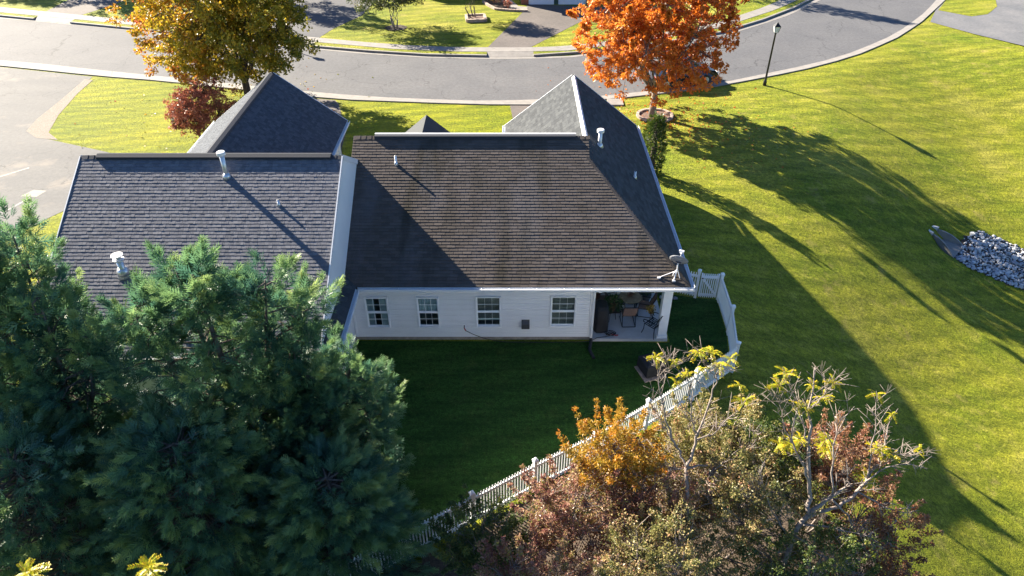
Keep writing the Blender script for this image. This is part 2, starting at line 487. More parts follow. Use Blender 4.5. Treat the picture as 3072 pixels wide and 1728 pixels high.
NEAR_LO = [(-80, 59.3), (-55, 52.3), (-34.5, 47.41), (-30.88, 46.48), (-27.06, 45.48), (-22.66, 44.6), (-12.26, 41.85), (-10.63, 41.45), (-7.09, 41.11), (-2.28, 40.65), (1.52, 40.6), (6.36, 41.6), (8.3, 42.11), (12.61, 43.48), (16.31, 45.15), (20.36, 47.17), (23.9, 49.43), (28.28, 53.15), (31.98, 57.15), (37.44, 64.14), (47, 79), (59.2, 100)]
FAR_AS = [(-80, 69.5), (-60, 64), (-40.96, 58.55), (-37.39, 57.71), (-33.83, 56.67), (-27.65, 54.89), (-14.07, 50.93), (-10.82, 50.02), (-6.21, 49.18), (-3.6, 48.97), (-1.87, 48.85), (1.7, 48.93), (4.05, 49.18), (9.5, 51.0), (16.35, 54.43), (19.6, 57.0), (22.38, 59.4), (26.73, 64.14), (36, 79), (47, 99)]
FAR_CB = [(-80, 70), (-60, 64.5), (-41.25, 59.0), (-27.77, 55.15), (-14.29, 51.3), (-10.88, 50.4), (-6.23, 49.5), (-3.61, 49.26), (0, 49.2), (4.08, 49.5), (9.4, 51.35), (16.2, 54.8), (19.3, 57.35), (22.1, 59.8), (26.3, 64.4), (35.5, 79.3), (46.4, 99.2)]
SW_LO = [(-80, 71), (-60, 65.4), (-41.62, 59.81), (-34.33, 57.8), (-28.02, 55.9), (-13.19, 51.84), (-8.16, 50.5), (-3.65, 49.99), (0, 49.95), (4.0, 50.2), (9.0, 52.1), (15.8, 55.4), (18.6, 57.9), (21.5, 60.4), (25.4, 64.6), (34.5, 79.8), (45.4, 99.6)]
SW_UP = [(-80, 72.4), (-60, 66.8), (-42.0, 61.2), (-34.36, 58.9), (-29.08, 57.3), (-14.23, 53.1), (-10.68, 52.1), (-7.32, 51.35), (-3.7, 50.92), (1.3, 50.9), (4.09, 51.2), (8.6, 53.0), (15.2, 56.3), (17.9, 58.6), (20.7, 61.1), (24.5, 65.2), (33.5, 80.2), (44.4, 100)]
def pl_y(pl, x):
    return np.interp(x, [p[0] for p in pl], [p[1] for p in pl])
def sstep(a, b, x):
    t = np.clip((x - a) / (b - a), 0, 1)
    return t * t * (3 - 2 * t)
def terrain(x, y):
    x = np.asarray(x, float); y = np.asarray(y, float)
    sh = x.shape
    xf, yf = x.ravel(), y.ravel()
    d2 = (np.clip(xf, -50, 60)[:, None] - _cp[None, :, 0]) ** 2 + (np.clip(yf, -5, 70)[:, None] - _cp[None, :, 1]) ** 2
    z = _k(d2) @ _W[:_n] + _W[_n] + _W[_n + 1] * np.clip(xf, -50, 60) + _W[_n + 2] * np.clip(yf, -5, 70)
    z = np.clip(z, -6.0, 0.0)
    z *= sstep(6.2, 9.5, xf) * sstep(0.4, 4.5, pl_y(NEAR_LO, xf) - yf)
    # the drain outlet sits in a small scour hole
    z -= 0.55 * np.exp(-(((xf - 22.3) / 0.8) ** 2 + ((yf - 30.45) / 0.8) ** 2))
    return z.reshape(sh)
def tz(x, y):
    return float(terrain(np.array([x]), np.array([y]))[0])

def axis(lo, a, b, hi, step, extra=()):
    mid = np.arange(a, b + 1e-6, step)
    left = a - np.cumsum(np.geomspace(step * 2, (a - lo) / 3, 9)); left = left[left > lo]
    right = b + np.cumsum(np.geomspace(step * 2, (hi - b) / 3, 9)); right = right[right < hi]
    return np.unique(np.round(np.concatenate([[lo], left[::-1], mid, right, [hi], np.array(extra, float)]), 3))
gx = axis(-700, -46, 46, 700, 0.8, np.arange(16, 30, 0.25)); gy = axis(-300, -2, 66, 900, 0.8, np.arange(24, 34, 0.25))
XX, YY = np.meshgrid(gx, gy)
ZZ = terrain(XX, YY)
V = np.stack([XX, YY, ZZ], -1).reshape(-1, 3)
nx, ny = len(gx), len(gy)
ii = (np.arange(ny - 1)[:, None] * nx + np.arange(nx - 1)[None, :]).ravel()
F = np.stack([ii, ii + 1, ii + nx + 1, ii + nx], -1)
ground = fast_mesh('ground', V, F, M['grass'], smooth=True)
tag(ground, kind='structure')

def resample(pl, n, x0=None, x1=None):
    P = np.array(pl, float)
    if x0 is not None:
        keep = P[(P[:, 0] > x0) & (P[:, 0] < x1)]
        P = np.concatenate([[[x0, pl_y(pl, x0)]], keep, [[x1, pl_y(pl, x1)]]])
    d = np.concatenate([[0], np.cumsum(np.hypot(*np.diff(P, axis=0).T))])
    t = np.linspace(0, d[-1], n)
    return np.stack([np.interp(t, d, P[:, 0]), np.interp(t, d, P[:, 1])], -1)

def strip(name, A, B, z, mat, kind='structure', parent=None):
    """flat ribbon between two resampled polylines"""
    n = len(A)
    V = np.concatenate([np.c_[A, np.full(n, z)], np.c_[B, np.full(n, z)]])
    i = np.arange(n - 1)
    o = fast_mesh(name, V, np.stack([i, i + 1, n + i + 1, n + i], -1), mat, parent)
    me = o.data
    if me.polygons[0].normal.z < 0: me.flip_normals()
    return tag(o, kind=kind) if parent is None else o

def patch(name, poly, z, mat, kind='structure', follow=False):
    mb = MB()
    vs_ = [(p[0], p[1], z + (tz(*p) if follow else 0)) for p in poly]
    mb.add(vs_, [tuple(range(len(poly)))])
    o = mb.build(name, mat, kind=kind)
    if o.data.polygons[0].normal.z < 0: o.data.flip_normals()
    return o

# road with its gutters, far kerb, verges, pavement
strip('road', resample(NEAR_UP, 90), resample(FAR_AS, 90), 0.008, M['road'])
gut = tag(strip('near_gutter', resample(NEAR_UP, 90), resample(NEAR_LO, 90), 0.012, M['concrete']), kind='structure')
A = resample(NEAR_UP, 62); B = resample(NEAR_LO, 62)
for i in range(61):
    if not (-45 < A[i][0] < 42): continue
    a0, a1, b0, b1 = A[i], A[i + 1], B[i], B[i + 1]
    g0 = 0.004
    a1 = a1 + (a0 - a1) * g0; b1 = b1 + (b0 - b1) * g0
    mb = MB().add([(*a0, 0.02), (*a1, 0.02), (*b1, 0.065), (*b0, 0.065), (*a0, 0), (*a1, 0), (*b1, 0), (*b0, 0)],
                  [(0, 1, 2, 3), (0, 4, 5, 1), (2, 6, 7, 3), (1, 5, 6, 2), (3, 7, 4, 0)])
    mb.build('gutter_slab', M['concrete'], gut)
fk = strip('far_gutter', resample(FAR_AS, 90), resample(FAR_CB, 90), 0.016, M['concrete'])
RANGES = [(-79, -38.0), (-34.6, -19.6), (-14.3, -1.75), (1.5, 45)]
kerb_root = None
for x0, x1 in RANGES:
    n = max(4, int((x1 - x0) / 3))
    A = resample(FAR_CB, n, x0, x1); S = resample(SW_LO, n, x0, x1)
    for i in range(n - 1):
        a0, a1 = A[i], A[i + 1]
        t = a1 - a0; L = np.hypot(*t); nrm = np.array([-t[1], t[0]]) / L * 0.17
        a1 = a1 - t / L * 0.012
        mb = MB().prism([tuple(a0), tuple(a1), tuple(a1 + nrm), tuple(a0 + nrm)], 0.0, 0.15)
        mb.build('kerb_stone', M['concrete'], fk)
    off = A + np.array([0, 0.17])
    strip('verge', off, S, 0.147, M['grass'])
# aprons where the drives meet the road
for k, (x0, x1) in enumerate([(-38.0, -34.6), (-19.6, -14.3), (-1.75, 1.5)]):
    A = resample(FAR_CB, 5, x0, x1); S = resample(SW_LO, 5, x0, x1)
    n = 5
    V = np.concatenate([np.c_[A, np.full(n, 0.024)], np.c_[S, np.full(n, 0.158)]])
    i = np.arange(n - 1)
    o = fast_mesh('driveway_apron', V, np.stack([i, i + 1, n + i + 1, n + i], -1), M['concrete'])
    tag(o, kind='structure')
far = [(p[0], p[1]) for p in SW_LO]
patch('far_lawn', far + [(300, 300), (-300, 300)], 0.147, M['grass'])
sw = strip('pavement', resample(SW_LO, 90), resample(SW_UP, 90), 0.153, M['concrete'])
A = resample(SW_LO, 100); B = resample(SW_UP, 100)
for i in range(99):
    if not (-45 < A[i][0] < 28): continue
    a0, a1, b0, b1 = A[i], A[i + 1], B[i], B[i + 1]
    a1 = a1 + (a0 - a1) * 0.012; b1 = b1 + (b0 - b1) * 0.012
    mb = MB().add([(*a0, 0.166), (*a1, 0.166), (*b1, 0.166), (*b0, 0.166), (*a0, 0.15), (*a1, 0.15), (*b1, 0.15), (*b0, 0.15)],
                  [(0, 1, 2, 3), (0, 4, 5, 1), (2, 6, 7, 3), (1, 5, 6, 2), (3, 7, 4, 0)])
    mb.build('paving_slab', M['concrete'], sw)
# drives
patch('driveway', [(-38.0, 60.0), (-37.9, 70), (-31.2, 70), (-33.45, 61.82), (-34.6, 59.0)], 0.157, M['drive'])
patch('driveway', [(-19.4, 54.55), (-18.4, 66.5), (-11.4, 66.5), (-12.06, 58.9), (-13.6, 55.4), (-14.23, 53.1)], 0.157, M['drive_shaded'])
patch('driveway', [(-1.73, 50.93), (0.91, 59.92), (1.34, 62.25), (6.6, 61.5), (8.95, 61.09), (5.11, 56.77), (1.3, 50.9)], 0.157, M['drive'])
patch('driveway', [(33.0, 57.6), (34.83, 54.5), (36.94, 51.7), (46, 43), (70, 60), (44, 68), (39.5, 67), (37.6, 64.2), (35.0, 60.9)], 0.02, M['drive_right'])
patch('lawn_island', [(37.51, 64.14), (35.2, 60.9), (37.01, 59.1), (38.66, 59.72), (40.7, 62.02), (41.73, 64.14), (43, 70), (41, 70)], 0.03, M['grass'])
patch('parking_area', [(-75, 57.6), (-55, 52.1), (-34.5, 47.3), (-27.3, 45.4), (-27.15, 43.5), (-27.1, 41.5), (-26.95, 38.6), (-26.75, 37.17), (-25.89, 36.13), (-24.57, 35.6), (-21.35, 34.3), (-19.6, 33.4), (-18.6, 31.5), (-19.6, 29.6), (-20.47, 28.1), (-20.93, 27.28), (-21.3, 26.5), (-22, 25), (-28, 18), (-40, 10), (-75, 10)], 0.008, M['parking'])
patch('gravel_edge', [(-27.6, 44.95), (-27.35, 41.55), (-27.25, 38.55), (-26.95, 36.9), (-25.9, 36.0), (-24.6, 35.75), (-25.6, 36.7), (-26.3, 39.13), (-26.85, 42.5), (-27.0, 44.8)], 0.014, M['gravel'])
patch('parking_stripe', [(-23.18, 27.9), (-23.05, 27.9), (-22.55, 29.4), (-22.68, 29.42)], 0.013, M['paint_line'])
patch('parking_stripe', [(-25.6, 31.2), (-25.5, 31.1), (-24.3, 32.4), (-24.4, 32.5)], 0.013, M['paint_line'])
patch('concrete_patch', [(-23.16, 29.5), (-22.87, 30.14), (-22.2, 30.05), (-22.35, 29.45)], 0.013, M['concrete'])
patch('driveway', [(-15.2, 42.4), (-10.7, 41.4), (-10.38, 40.8), (-9.97, 39.42), (-9.2, 36.91), (-8.8, 32.0), (-8.8, 31.0), (-14.0, 31.0), (-15.0, 35)], 0.010, M['drive'])
patch('driveway', [(-0.12, 40.6), (0.05, 38.55), (0.3, 31.2), (5.4, 31.2), (5.7, 36.5), (6.0, 41.3), (3.5, 40.95), (1.52, 40.58)], 0.010, M['drive'])
tag(MB().box(5.75, 6.65, 40.5, 41.45, 0.0, 0.09).build('concrete_pad', M['concrete'], kind='structure'))
# lusher turf of the single lots; back lawn also darkened for shade
patch('back_lawn', [(-5.4, 19.1), (2.7, 19.05), (5.55, 19.0), (5.6, 22.0), (6.98, 21.6), (7.78, 21.5), (7.68, 19.55), (7.34, 17.58), (5.73, 16.22), (4.03, 14.97), (2.33, 13.77), (0.61, 12.72), (-1.06, 11.64), (-2.67, 10.6), (-4.4, 9.5), (-5.4, 12), (-5.45, 15.4)], 0.006, M['grass_yard_shaded'])
patch('front_lawn', [(-10.2, 41.2), (-7.1, 41.0), (-2.28, 40.55), (-0.2, 40.5), (0.0, 38.5), (0.2, 33), (0.0, 29.2), (-5.4, 29.2), (-6.8, 31.2), (-8.6, 33.2), (-9.1, 36.9), (-9.9, 39.4)], 0.006, M['grass_lush'])
patch('corner_lawn', [(-26.8, 45.2), (-22.66, 44.5), (-15.3, 42.5), (-15.0, 35), (-14.3, 30), (-14.2, 22), (-14.5, 14), (-20, 14), (-21, 24), (-20.3, 28.4), (-19.2, 31), (-19.7, 33.5), (-21.4, 34.4), (-24.6, 35.75), (-26.1, 36.6), (-26.5, 39), (-26.9, 42.5)], 0.005, M['grass_lush'])
def inside(p, poly):
    x, y = p; c = False
    for i in range(len(poly)):
        (x1, y1), (x2, y2) = poly[i - 1], poly[i]
        if (y1 > y) != (y2 > y) and x < (x2 - x1) * (y - y1) / (y2 - y1) + x1: c = not c
    return c
def drape(name, poly, lift, mat, step=0.3):
    xs_ = np.arange(min(p[0] for p in poly), max(p[0] for p in poly), step); ys_ = np.arange(min(p[1] for p in poly), max(p[1] for p in poly), step)
    X_, Y_ = np.meshgrid(np.append(xs_, xs_[-1] + step), np.append(ys_, ys_[-1] + step)); Z_ = terrain(X_, Y_) + lift
    m_ = MB()
    for j in range(len(ys_)):
        for i in range(len(xs_)):
            if inside((xs_[i] + step / 2, ys_[j] + step / 2), poly):
                m_.add([(X_[q], Y_[q], Z_[q]) for q in ((j, i), (j, i + 1), (j + 1, i + 1), (j + 1, i))], [(0, 1, 2, 3)])
    return m_.build(name, mat, kind='structure')
drape('thicket_floor', [(-2.7, 10.3), (0.6, 12.4), (2.3, 13.5), (4.0, 14.6), (6.2, 13.6), (8.3, 12.6), (9.6, 11.2), (9.8, 9.4), (9.0, 6), (4, 5), (-3, 5), (-5, 9)], 0.05, M['litter'])
# planting bed between the front porches
patch('planting_bed', [(-8.4, 27.5), (-8.4, 31.5), (-7.0, 31.0), (-6.6, 28.6), (-5.4, 28.4), (-5.4, 27.5)], 0.012, M['mulch'])
patch('path', [(-7.0, 28.9), (-5.2, 29.3), (-5.0, 30.3), (-6.9, 30.6), (-8.7, 33.0), (-8.9, 31.8)], 0.016, M['concrete'])

def disc(name, c, rx, ry, z, mat, n=28, wob=0.05):
    pts = []
    for k in range(n):
        a = 2 * math.pi * k / n
        w = 1 + rnd.uniform(-wob, wob)
        pts.append((c[0] + rx * w * math.cos(a), c[1] + ry * w * math.sin(a)))
    return patch(name, pts, z, mat)

def stone_ring(name, label, c, rx, ry, z, n, mat, gap=0.9):
    root = thing(name, (c[0], c[1], z), label, 'edging')
    L = 2 * math.pi * (rx + ry) / 2 / n
    for k in range(n):
        a = 2 * math.pi * k / n + rnd.uniform(-.02, .02)
        p = Vector((c[0] + rx * math.cos(a), c[1] + ry * math.sin(a), z))
        t = Vector((-rx * math.sin(a), ry * math.cos(a), 0)).normalized() * L * gap / 2
        MB().bar(p - t + Vector((0, 0, .05)), p + t + Vector((0, 0, .05 + rnd.uniform(-.015, .015))), 0.16, 0.14).build('stone', mat, root)
    return root
disc('tree_bed', (8.25, 39.0), 0.95, 0.85, 0.03, M['mulch'])
stone_ring('stone_ring', 'ring of brown edging stones round the orange maple', (8.25, 39.0), 0.98, 0.88, 0.0, 22, M['edge_stone'])
disc('tree_bed', (-8.9, 55.6), 0.85, 0.75, 0.165, M['mulch_dark'])
disc('side_bed', (6.25, 27.5), 0.6, 5.2, 0.012, M['mulch_dark'], 40, 0.08)

# riprap below the drain outlet
bed = [(22.15, 29.5), (22.9, 30.4), (23.3, 31.0), (24.4, 31.6), (25.5, 31.2), (27.2, 30.2), (29.5, 28.4), (31, 26.5), (29.5, 25.0), (27.0, 26.4), (25.0, 27.9), (23.6, 28.5), (22.65, 28.9)]
def inside(p, poly):
    x, y = p; c = False
    for i in range(len(poly)):
        (x1, y1), (x2, y2) = poly[i - 1], poly[i]
        if (y1 > y) != (y2 > y) and x < (x2 - x1) * (y - y1) / (y2 - y1) + x1: c = not c
    return c
bx = np.arange(22.0, 31.3, 0.22); by = np.arange(24.8, 31.8, 0.22)
mb = MB()
for x in bx:
    for y in by:
        if inside((x + .11, y + .11), bed):
            q = [(x, y), (x + .22, y), (x + .22, y + .22), (x, y + .22)]
            mb.add([(*p, tz(*p) + 0.02) for p in q], [(0, 1, 2, 3)])
riprap = mb.build('riprap_bed', M['mulch_dark'], kind='structure')
import bmesh
def stone_mesh(seed, tint=None):
    r = random.Random(seed)
    bm = bmesh.new()
    bmesh.ops.create_icosphere(bm, subdivisions=1, radius=1)
    sx, sy, sz = r.uniform(.8, 1.3), r.uniform(.7, 1.1), r.uniform(.5, .8)
    for v in bm.verts:
        k = 1 + r.uniform(-.18, .18)
        v.co = (v.co.x * sx * k, v.co.y * sy * k, v.co.z * sz * k)
    me = bpy.data.meshes.new('stone')
    bm.to_mesh(me); bm.free()
    me.materials.append(M['riprap'])
    return me
SM = [stone_mesh(s) for s in range(6)]
spots = []
tries = 0
while len(spots) < 1100 and tries < 20000:
    tries += 1
    p = (rnd.uniform(22.1, 31), rnd.uniform(25, 31.6))
    if not inside(p, bed): continue
    r_ = rnd.choice((rnd.uniform(0.05, 0.09), rnd.uniform(0.08, 0.13), rnd.uniform(0.12, 0.19)))
    if any((p[0] - q[0]) ** 2 + (p[1] - q[1]) ** 2 < (0.62 * (r_ + q[2])) ** 2 for q in spots): continue
    spots.append((p[0], p[1], r_))
# the biggest stones in view are objects of their own, the rest one mass
vis = sorted(spots, key=lambda q: -q[2] if q[0] < 26.6 else 1)
mv, mf, mt = [], [], []
for k, (x, y, r_) in enumerate(vis):
    Mx = Matrix.Translation((x, y, tz(x, y) + r_ * 0.35)) @ Matrix.Rotation(rnd.uniform(0, 6.28), 4, 'Z') @ Matrix.Rotation(rnd.uniform(-.4, .4), 4, 'X') @ Matrix.Diagonal((r_ * .88, r_ * .88, r_ * .88, 1))
    me = SM[k % 6]
    if k < 300:
        obj_from(me, 'stone', Mx, riprap)
    else:
        b = len(mv); t = rnd.random()
        for v in me.vertices: mv.append(tuple(Mx @ v.co)); mt.append(t)
        for p in me.polygons: mf.append(tuple(b + i for i in p.vertices))
m2 = MB(); m2.v, m2.f, m2.t = mv, mf, mt
m2.build('stones', M['riprap'], riprap, kind='stuff')

# flared concrete end of the drain pipe
hd = thing('drain_outlet', (22.2, 30.5, tz(22.2, 30.5)), 'flared concrete drain pipe end above the bed of grey stones', 'drain')
ax = Vector((0.70, -0.714, 0)); sd = Vector((0.714, 0.70, 0)); o0 = Vector((21.72, 31.05, tz(21.72, 31.05) + 0.24))
def rim(t, s):   # t along the outlet, s = side
    w = 0.26 + 0.42 * t
    return o0 + ax * (1.35 * t) + sd * (w * s) + Vector((0, 0, -0.10 - 0.62 * t * t))
floor_z = o0.z - 0.72
mb = MB()
ts = [0, .25, .5, .75, 1]
for s in (-1, 1):
    for a, b_ in zip(ts[:-1], ts[1:]):
        p, q = rim(a, s), rim(b_, s)
        th = sd * (0.10 * s)
        lo = lambda v: Vector((v.x, v.y, floor_z - 0.35))
        mb.add([p, q, q + th, p + th, lo(p), lo(q), lo(q + th), lo(p + th)], [(0, 1, 2, 3), (0, 4, 5, 1), (1, 5, 6, 2), (2, 6, 7, 3), (3, 7, 4, 0)])
mb.build('side_wall', M['concrete'], hd)  # darker concrete than the collar, standing in for shade inside
mb = MB()
arc = [o0 + sd * (0.30 * math.cos(a)) - ax * (0.34 * math.sin(a)) for a in np.linspace(0, math.pi, 9)]
out = [o0 + sd * (0.42 * math.cos(a)) - ax * (0.50 * math.sin(a)) for a in np.linspace(0, math.pi, 9)]
for i in range(8):
    p, q, r1, s1 = arc[i], arc[i + 1], out[i + 1], out[i]
    mb.add([p, q, r1, s1, p + Vector((0, 0, -1)), q + Vector((0, 0, -1)), r1 + Vector((0, 0, -1)), s1 + Vector((0, 0, -1))], [(0, 1, 2, 3), (0, 4, 5, 1), (2, 6, 7, 3)])
mb.build('collar', M['concrete_slab'], hd)
mb = MB()
mb.add([rim(0, -1) * 1, rim(0, 1), rim(1, 1), rim(1, -1)], [(0, 1, 2, 3)])
for i, v in enumerate(mb.v): mb.v[i] = (v[0], v[1], floor_z + (0.25 if i < 2 else 0.0))
mb.build('floor_slab', M['concrete'], hd)

# ------------------------------------------------------------------ roofs
def tab_mesh(mat):
    me = bpy.data.meshes.new('shingle')
    v = [(0, 0, 0), (1, 0, 0), (1, 1, 0), (0, 1, 0), (0, 0, 1), (1, 0, 1), (1, 1, .12), (0, 1, .12)]
    f = [(4, 5, 6, 7), (0, 1, 5, 4), (1, 2, 6, 5), (3, 0, 4, 7)]
    me.from_pydata(v, [], f); me.materials.append(mat)
    return me
def shingle_slope(roof, o, u, v, poly, exp, tabw, mat, thick=0.014, n_solo=0, solo_key=None, lam=False, gap=0.006, seed=1):
    """lay overlapping tabs over a polygon given in (u, v) coordinates of a roof plane (u along the eave, v up the slope)"""
    r = random.Random(seed)
    o, u, v = Vector(o), Vector(u).normalized(), Vector(v).normalized()
    n = u.cross(v).normalized()
    if n.z < 0: n = -n
    vmax = max(p[1] for p in poly); vmin = min(p[1] for p in poly)
    tabs = []
    row = 0
    vv = vmin
    while vv < vmax - 0.02:
        vm = vv + exp * 0.5
        xs = []
        for i in range(len(poly)):
            (u1, v1), (u2, v2) = poly[i - 1], poly[i]
            if (v1 > vm) != (v2 > vm): xs.append(u1 + (u2 - u1) * (vm - v1) / (v2 - v1))
        xs.sort()
        e = min(exp, vmax - vv)
        for a, b in zip(xs[::2], xs[1::2]):
            x = a - (r.random() * tabw if lam else (row % 2) * tabw * 0.5 + (row // 2 % 3) * tabw * .08)
            while x < b:
                w = tabw * (r.uniform(0.45, 1.25) if lam else 1.0)
                x0, x1 = max(a, x), min(b, x + w)
                if x1 - x0 > 0.03:
                    t = thick * (r.choice((0.9, 0.9, 1.25)) if lam else r.uniform(0.85, 1.15))
                    dv = r.uniform(-.006, .006)
                    tabs.append((x0, vv + dv, x1 - x0 - gap, e * 1.03, t, r.random()))
                x += w
        vv += exp; row += 1
    def mat4(tb):
        p = o + u * tb[0] + v * tb[1] + n * 0.001
        a, b, c = u * tb[2], v * tb[3], n * tb[4]
        return Matrix(((a.x, b.x, c.x, p.x), (a.y, b.y, c.y, p.y), (a.z, b.z, c.z, p.z), (0, 0, 0, 1)))
    solo, rest = [], tabs
    if n_solo:
        ranked = sorted(tabs, key=lambda tb: solo_key(o + u * (tb[0] + tb[2] / 2) + v * tb[1]))
        solo, rest = ranked[:n_solo], ranked[n_solo:]
        me = tab_mesh(mat)
        for tb in solo: obj_from(me, 'shingle', mat4(tb), roof)
    base = np.array([(0, 0, 0, 1), (1, 0, 0, 1), (1, 1, 0, 1), (0, 1, 0, 1), (0, 0, 1, 1), (1, 0, 1, 1), (1, 1, .12, 1), (0, 1, .12, 1)])
    fs = np.array([(4, 5, 6, 7), (0, 1, 5, 4), (1, 2, 6, 5), (3, 0, 4, 7)])
    Vs = np.concatenate([(base @ np.array(mat4(tb)).T)[:, :3] for tb in rest])
    Fs = np.concatenate([fs + 8 * i for i in range(len(rest))])
    o2 = fast_mesh('shingles', Vs, Fs, mat, roof, tint=np.repeat([tb[5] for tb in rest], 8))
    return tag(o2, kind='stuff')

def roof_deck(root, pts, mat, t=0.10):
    pts = [Vector(p) for p in pts]
    nrm = (pts[1] - pts[0]).cross(pts[2] - pts[0])
    if nrm.z < 0: pts.reverse()
    return MB().slab(pts, t).build('roof', mat, root)

def caps(roof, p, q, mat, side_a, side_b, w=0.15, step=0.2, lift=0.03, name='ridge_cap', overl=1.25):
    """folded cap shingles along a ridge or hip; side_a/side_b point down the two slopes"""
    p, q = Vector(p), Vector(q)
    L = (q - p).length; d = (q - p) / L
    a, b = Vector(side_a).normalized() * w, Vector(side_b).normalized() * w
    n = int(L / step)
    me = bpy.data.meshes.new(name)
    s = step * overl
    up = Vector((0, 0, 1))
    l0, l1 = lift * 0.5, lift
    vs_ = [a + up * l0, up * l0, b + up * l0, a + d * s + up * l1, d * s + up * l1, b + d * s + up * l1]
    vs_ += [x - up * 0.012 for x in vs_]
    me.from_pydata([tuple(x) for x in vs_], [], [(0, 1, 4, 3), (1, 2, 5, 4), (3, 4, 10, 9), (4, 5, 11, 10), (0, 3, 9, 6), (2, 8, 11, 5), (0, 6, 7, 1), (1, 7, 8, 2)])
    me.materials.append(mat)
    for i in range(n):
        obj_from(me, name, Matrix.Translation(p + d * (i * L / n)), roof)

def gutter(root, p, q, out, mat=None, w=0.12, h=0.085, brackets=0.9):
    p, q, out = Vector(p), Vector(q), Vector(out).normalized()
    mb = MB(); z = Vector((0, 0, 1))
    mb.bar(p + out * w - z * h / 2, q + out * w - z * h / 2, 0.014, h)
    mb.bar(p + out * w / 2 - z * h, q + out * w / 2 - z * h, w, 0.012)
    mb.bar(p - z * h / 2 + out * 0.007, q - z * h / 2 + out * 0.007, 0.014, h * 1.15)
    mb.bar(p + out * (w + .012), q + out * (w + .012), 0.022, 0.014)
    g = mb.build('gutter', mat or M['white_trim'], root)
    L = (q - p).length
    for i in range(int(L / brackets)):
        c = p + (q - p) * ((i + .5) * brackets / L)
        MB().bar(c - z * .004, c + out * (w + .015) + z * .006, 0.02, 0.012).build('bracket', mat or M['white_trim'], g)
    return g

def pipe_vent(root, base, h, r, capr=None, mat=None, flash=True, name='vent_pipe', collar=False):
    x, y, z = base
    v = MB().lathe([(r, -0.25), (r, h)], base, 14).build(name, mat or M['metal'], root, True)
    if flash:
        MB().lathe([(r * 2.1, -0.06), (r * 1.6, 0.05), (r * 1.06, 0.12)], base, 14).build('flashing', M['metal'], v, True)
    if collar:
        MB().lathe([(r * 1.9, 0.02), (r * 1.75, 0.16), (r * 1.3, 0.24), (r * 1.05, 0.25)], base, 16).build('storm_collar', M['metal'], v, True)
        MB().lathe([(r * 1.0, h - .02), (r * 1.55, h + .01), (r * 1.6, h + .05), (r * 1.0, h + .07)], base, 18).build('lower_cap', M['white_cap'], v)
        MB().lathe([(r * 0.8, h + .05), (r * 0.8, h + .17)], base, 12).build('neck', M['metal'], v)
        MB().lathe([(r * 1.5, h + .15), (r * 1.65, h + .17), (r * 1.65, h + .19), (r * 0.6, h + .215)], base, 20).build('rain_cap', M['white_cap'], v)
    elif capr:
        MB().lathe([(capr, h - .05), (capr, h + .04), (capr * .85, h + .06)], base, 16).build('rain_cap', M['white_cap'], v)
    else:
        MB().lathe([(r * .82, h - .02), (r * .82, h + .002)], base, 12).build('pipe_mouth', M['dark_grey'], v)
    return v

def wall(root, a, b, z0, z1, mat, t=0.12, name='wall', top=None):
    """upright wall from a to b (outer face on the right-hand side when walking a->b); top = list of (fraction, z) for gables"""
    a, b = Vector((*a, 0)), Vector((*b, 0))
    d = (b - a).normalized(); n = Vector((-d.y, d.x, 0)) * t
    prof = top or [(0, z1), (1, z1)]
    f = [a + Vector((0, 0, z0))] + [b + Vector((0, 0, z0))] + [a + (b - a) * k + Vector((0, 0, z)) for k, z in reversed(prof)]
    m = len(f)
    vs_ = f + [p + n for p in f]
    fs = [tuple(range(m)), tuple(reversed(range(m, 2 * m)))] + [(i, m + i, m + (i + 1) % m, (i + 1) % m) for i in range(m)]
    return MB().add(vs_, fs).build(name, mat, root)

def lap_boards(parent, x0, x1, y, z0, z1, exp, holes, mat):
    """clapboards on a wall facing -y, each board (or piece beside an opening) an object"""
    nrow = int(round((z1 - z0) / exp)); e = (z1 - z0) / nrow
    for i in range(nrow):
        za, zb = z0 + i * e, z0 + (i + 1) * e
        cuts = [(x0, x1)]
        for hx0, hx1, hz0, hz1 in holes:
            if za < hz1 - .005 and zb > hz0 + .005:
                cuts = [c for a, b in cuts for c in ((a, min(b, hx0)), (max(a, hx1), b)) if c[1] - c[0] > 0.01]
        for a, b in cuts:
            zk = za + (zb - za) * .72
            MB().add([(a, y - .034, za), (b, y - .034, za), (b, y - .030, zk), (a, y - .030, zk), (a, y - .005, zb), (b, y - .005, zb), (a, y, za), (b, y, za), (a, y, zb), (b, y, zb)],
                     [(0, 1, 2, 3), (3, 2, 5, 4), (0, 6, 7, 1), (1, 7, 9, 5, 2), (0, 3, 4, 8, 6), (4, 5, 9, 8)]).build('siding_board', mat, parent)

